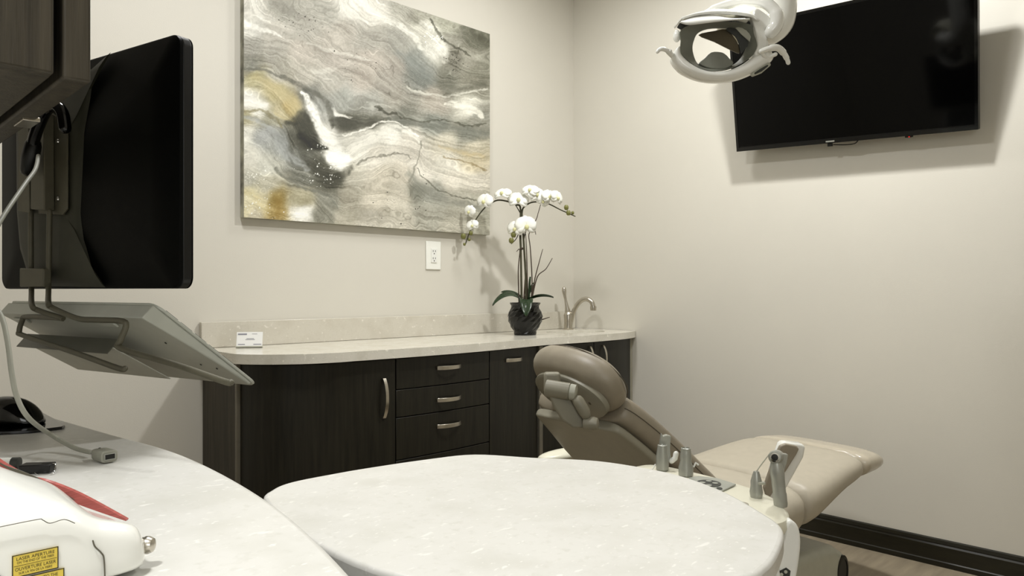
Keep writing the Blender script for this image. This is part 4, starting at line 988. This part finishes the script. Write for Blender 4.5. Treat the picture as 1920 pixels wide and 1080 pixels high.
# ------------------------------------------------------------------ operatory light
LS = 2.2/F; LC = W(1345, 85, 2.2)
lyaw = math.radians(0)
def LP(X, Y, d=0):          # X, Y in the enlarged drawing grid, d towards the viewer
    px = 1200+X*.1875; py = Y*.1875
    return LC+OR*((px-1345)*LS)+UP*((85-py)*LS)-OV*d
lt = thing('operatory_light', 'white dental operatory light with two curled grips hanging at the top beside the television', 'dental light', LC)
def sheet(outer, d0, th, nm, m, par=lt, bevel=.003, n=4):
    pts = spline([(a, b, 0) for a, b in outer], n, closed=True)
    return MB().prism([LP(p.x, p.y, d0) for p in pts], OV*th).build(nm, m, par, bevel=bevel)
# lower crescent body
oc = [(330, 520), (300, 600), (345, 680), (420, 745), (560, 805), (700, 830), (850, 828), (1000, 800), (1150, 735), (1280, 650), (1330, 590), (1290, 520)]
ic = [(392, 470), (400, 545), (440, 600), (500, 650), (580, 695), (680, 725), (790, 728), (900, 700), (1000, 655), (1080, 600), (1140, 540), (1165, 470)]
o1 = spline([(a, b, 0) for a, b in oc], 3); i1 = spline([(a, b, 0) for a, b in ic], 3)
secs = []
for a, b in zip(o1, i1):
    mdl = a.lerp(b, .5); secs.append([LP(a.x, a.y, .02), LP(a.lerp(b, .35).x, a.lerp(b, .35).y, .036), LP(b.x, b.y, .03), LP(b.x, b.y, -.02), LP(mdl.x, mdl.y, -.035), LP(a.x, a.y, -.02)])
MB().loft(secs).build('lower_shell', 'whiteg', lt, subd=1)
# right cheek
sheet([(1100, 215), (1130, 120), (1200, 150), (1270, 210), (1290, 260), (1250, 320), (1240, 430), (1235, 520), (1200, 600), (1120, 570), (1150, 480), (1130, 350)], .028, .06, 'right_cheek', 'whiteg', bevel=.008)
# reflector mask (grey ring)
ro = [(395, 320), (395, 430), (390, 530), (440, 600), (520, 665), (620, 710), (730, 728), (850, 715), (960, 672), (1060, 612), (1140, 530), (1148, 420), (1125, 290), (1000, 250), (800, 236), (560, 250)]
ri = [(590, 315), (548, 395), (535, 470), (550, 550), (580, 615), (625, 640), (720, 652), (840, 652), (930, 640), (1000, 590), (1050, 520), (1085, 440), (1100, 370), (1020, 282), (850, 264), (690, 272)]
a_ = spline([(x, y, 0) for x, y in ro], 3, closed=True); b_ = spline([(x, y, 0) for x, y in ri], 3, closed=True)
MB().ringprism([LP(p.x, p.y, .018) for p in a_], [LP(p.x, p.y, -.012) for p in b_], OV*.006).build('reflector_ring', 'grey', lt)
sheet([(590, 640), (640, 590), (710, 528), (800, 526), (850, 548), (890, 590), (930, 640), (850, 690), (700, 690)], .006, .018, 'lamp_housing', 'grey', bevel=.003, n=3)
# side struts of the ring: translucent smoked reflector sheet at the upper right
sheet([(600, 330), (760, 290), (880, 275), (960, 360), (1000, 430), (1010, 515), (900, 470), (760, 400)], -.016, .004, 'reflector_glass', 'mirror', bevel=0, n=3)
sheet([(870, 280), (960, 272), (1095, 400), (1060, 480), (1020, 520), (1000, 430), (960, 350)], -.010, .003, 'reflector_shade', 'char', bevel=0, n=3)
sheet([(960, 272), (1110, 276), (1105, 400), (1090, 400)], -.004, .003, 'reflector_edge', 'pale', bevel=0, n=2)
# visors
def visor(top, bot, d_top, d_bot, nm, th=.006, m='whiteg'):
    a = spline([(x, y, 0) for x, y in top], 5); b = spline([(x, y, 0) for x, y in bot], 5); rows = []
    for k in range(6):
        t = k/5; dd_ = d_top+(d_bot-d_top)*math.sin(t*math.pi/2)
        rows.append([LP(p.lerp(q, t).x, p.lerp(q, t).y, dd_) for p, q in zip(a, b)])
    return MB().loft(rows, cap=False, close=False).build(nm, m, lt, solid=th)
visor([(385, 205), (560, 110), (740, 45), (900, 38), (1060, 80), (1180, 140), (1275, 220)], [(392, 232), (520, 200), (680, 188), (850, 192), (980, 200), (1070, 215), (1120, 250)], -.06, .04, 'upper_visor')
visor([(390, 262), (500, 215), (640, 195), (760, 197), (880, 225), (960, 245), (1030, 262)], [(355, 300), (430, 322), (540, 312), (680, 296), (800, 282), (920, 272), (1030, 266)], .03, .062, 'lower_visor', .004)
sheet([(395, 232), (640, 196), (860, 205), (1090, 210), (1110, 270), (1000, 265), (760, 240), (420, 300)], -.0, .004, 'vent_recess', 'char', bevel=0, n=2)
mb = MB()
for k in range(9): mb.prism([LP(920+k*14, 206, .004), LP(926+k*14, 206, .004), LP(930+k*14, 234, .004), LP(924+k*14, 234, .004)], OV*.003)
mb.build('vent_ribs', 'grey', lt, smooth=False)
# grips
MB().tube(spline([LP(362, 582, 0), LP(310, 570, .015), LP(250, 540, .03), LP(200, 528, .035), LP(165, 540, .035), LP(152, 556, .035)], 5), [.0075]*4+[.008]*6+[.0065]*8+[.0055]*8, 12).build('grip', 'whiteg', lt)
MB().tube(spline([LP(362, 610, 0), LP(330, 590, .008), LP(300, 562, .02), LP(280, 545, .03)], 5), .006, 10).build('grip_stay', 'whiteg', lt)
MB().tube(spline([LP(1160, 562, .045), LP(1230, 540, .05), LP(1320, 528, .045), LP(1390, 565, .035), LP(1430, 615, .03), LP(1445, 658, .03)], 5), [.0075]*6+[.010]*10+[.008]*5+[.0065]*5, 12).build('grip', 'whiteg', lt)
MB().tube(spline([LP(1180, 575, .04), LP(1215, 600, .03), LP(1260, 595, .025), LP(1320, 575, .03)], 5), .006, 10).build('grip_stay', 'whiteg', lt)
MB().ball(LP(368, 362, 0), .0145, 14, (.8, 1, 1.25), (OR, OV, UP)).build('side_knob', 'whiteg', lt)
MB().ball(LP(1255, 455, -.005), .0145, 14, (.7, 1, 1.4), (OR, OV, UP)).build('side_knob', 'whiteg', lt)
MB().tube([LP(1105, 765, .018), LP(1180, 725, .018), LP(1265, 665, .018)], [.006, .009, .006], 10).build('switch_bezel', 'pale', lt)
MB().tube([LP(1125, 757, .0235), LP(1180, 727, .0235), LP(1245, 682, .0235)], [.003, .0055, .003], 8).build('switch', 'char', lt)
# yoke
MB().tube(spline([LP(480, 170, -.06), LP(640, 90, -.07), LP(790, 10, -.07), LP(950, -35, -.06), LP(1120, -20, -.02), LP(1240, 60, .02), LP(1320, 180, .035), LP(1320, 290, .035), LP(1275, 352, .03)], 5),
          [.006, .007, .008, .008, .009]+[.010]*5+[.013]*10+[.017]*10+[.02]*11, 16).build('yoke', 'whiteg', lt)
MB().lathe([(.05, -.03), (.062, -.025), (.062, .02), (.045, .028)], LP(1060, 110, -.085), (UP*.4-OR*.2-OV*.8), 24).build('rear_housing', 'cream', lt)
el = spline([LP(1130, 190, -.12), LP(1250, 215, -.11), LP(1380, 205, -.10), LP(1490, 130, -.09), LP(1530, -20, -.09), LP(1530, -300, -.09), LP(1530, -700, -.09)], 6)
MB().tube(el, [.034]*7+[.040]*6+[.044]*24, 20).build('support_elbow', 'whiteg', lt)
pe = el[-1]
MB().lathe([(.025, 0), (.025, CEIL-pe.z-.05)], pe).build('drop_post', 'white', lt)
MB().lathe([(.1, -.05), (.11, -.03), (.11, -.002)], (pe.x, pe.y, CEIL)).build('ceiling_canopy', 'white', lt)

# ------------------------------------------------------------------ lights
def area(name, loc, sx, sy, power, col=(1, .97, .92), target=None):
    d = bpy.data.lights.new(name, 'AREA'); d.shape = 'RECTANGLE'; d.size = sx; d.size_y = sy; d.energy = power; d.color = col
    o = bpy.data.objects.new(name, d); C.objects.link(o); o.location = loc
    if target is not None: o.rotation_euler = (Vector(target)-Vector(loc)).to_track_quat('-Z', 'Y').to_euler()
    return o
area('ceiling_light', (-.92, -1.8, 3.0), .14, .14, 38, (1, .998, .975))
area('ceiling_light', (-2.5, -1.2, 3.0), .3, .3, 29, (1, 1, .99))
area('ceiling_light', (-.95, -.8, 3.0), .25, .25, 11, (1, .998, .975))
nl = area('ceiling_light', (-3.85, -2.65, 3.0), .2, .2, 16, (1, .998, .975)); nl.data.spread = math.radians(105)
area('window_fill', (-4.3, -4.2, 1.9), 1.3, 1.2, 18, (.98, 1, 1), (-1, -1, 1.3))  # soft fill added behind the camera to brighten the walls; no window is built
w = bpy.data.worlds.new('world'); bpy.context.scene.world = w; w.use_nodes = True
w.node_tree.nodes['Background'].inputs[0].default_value = (.9, .93, 1, 1); w.node_tree.nodes['Background'].inputs[1].default_value = .3

# ------------------------------------------------------------------ camera
cd = bpy.data.cameras.new('camera'); cam = bpy.data.objects.new('camera', cd); C.objects.link(cam)
cam.location = (CX, CY, EYE); cam.rotation_euler = (math.pi/2, 0, ANG-math.pi/2)
cd.sensor_width = 36; cd.lens = F/1920*36; cd.shift_y = (HY-540)/1920; cd.clip_start = .02
bpy.context.scene.camera = cam
bpy.context.scene.view_settings.view_transform = 'Standard'
bpy.context.scene.view_settings.look = 'None'
bpy.context.scene.view_settings.exposure = 0
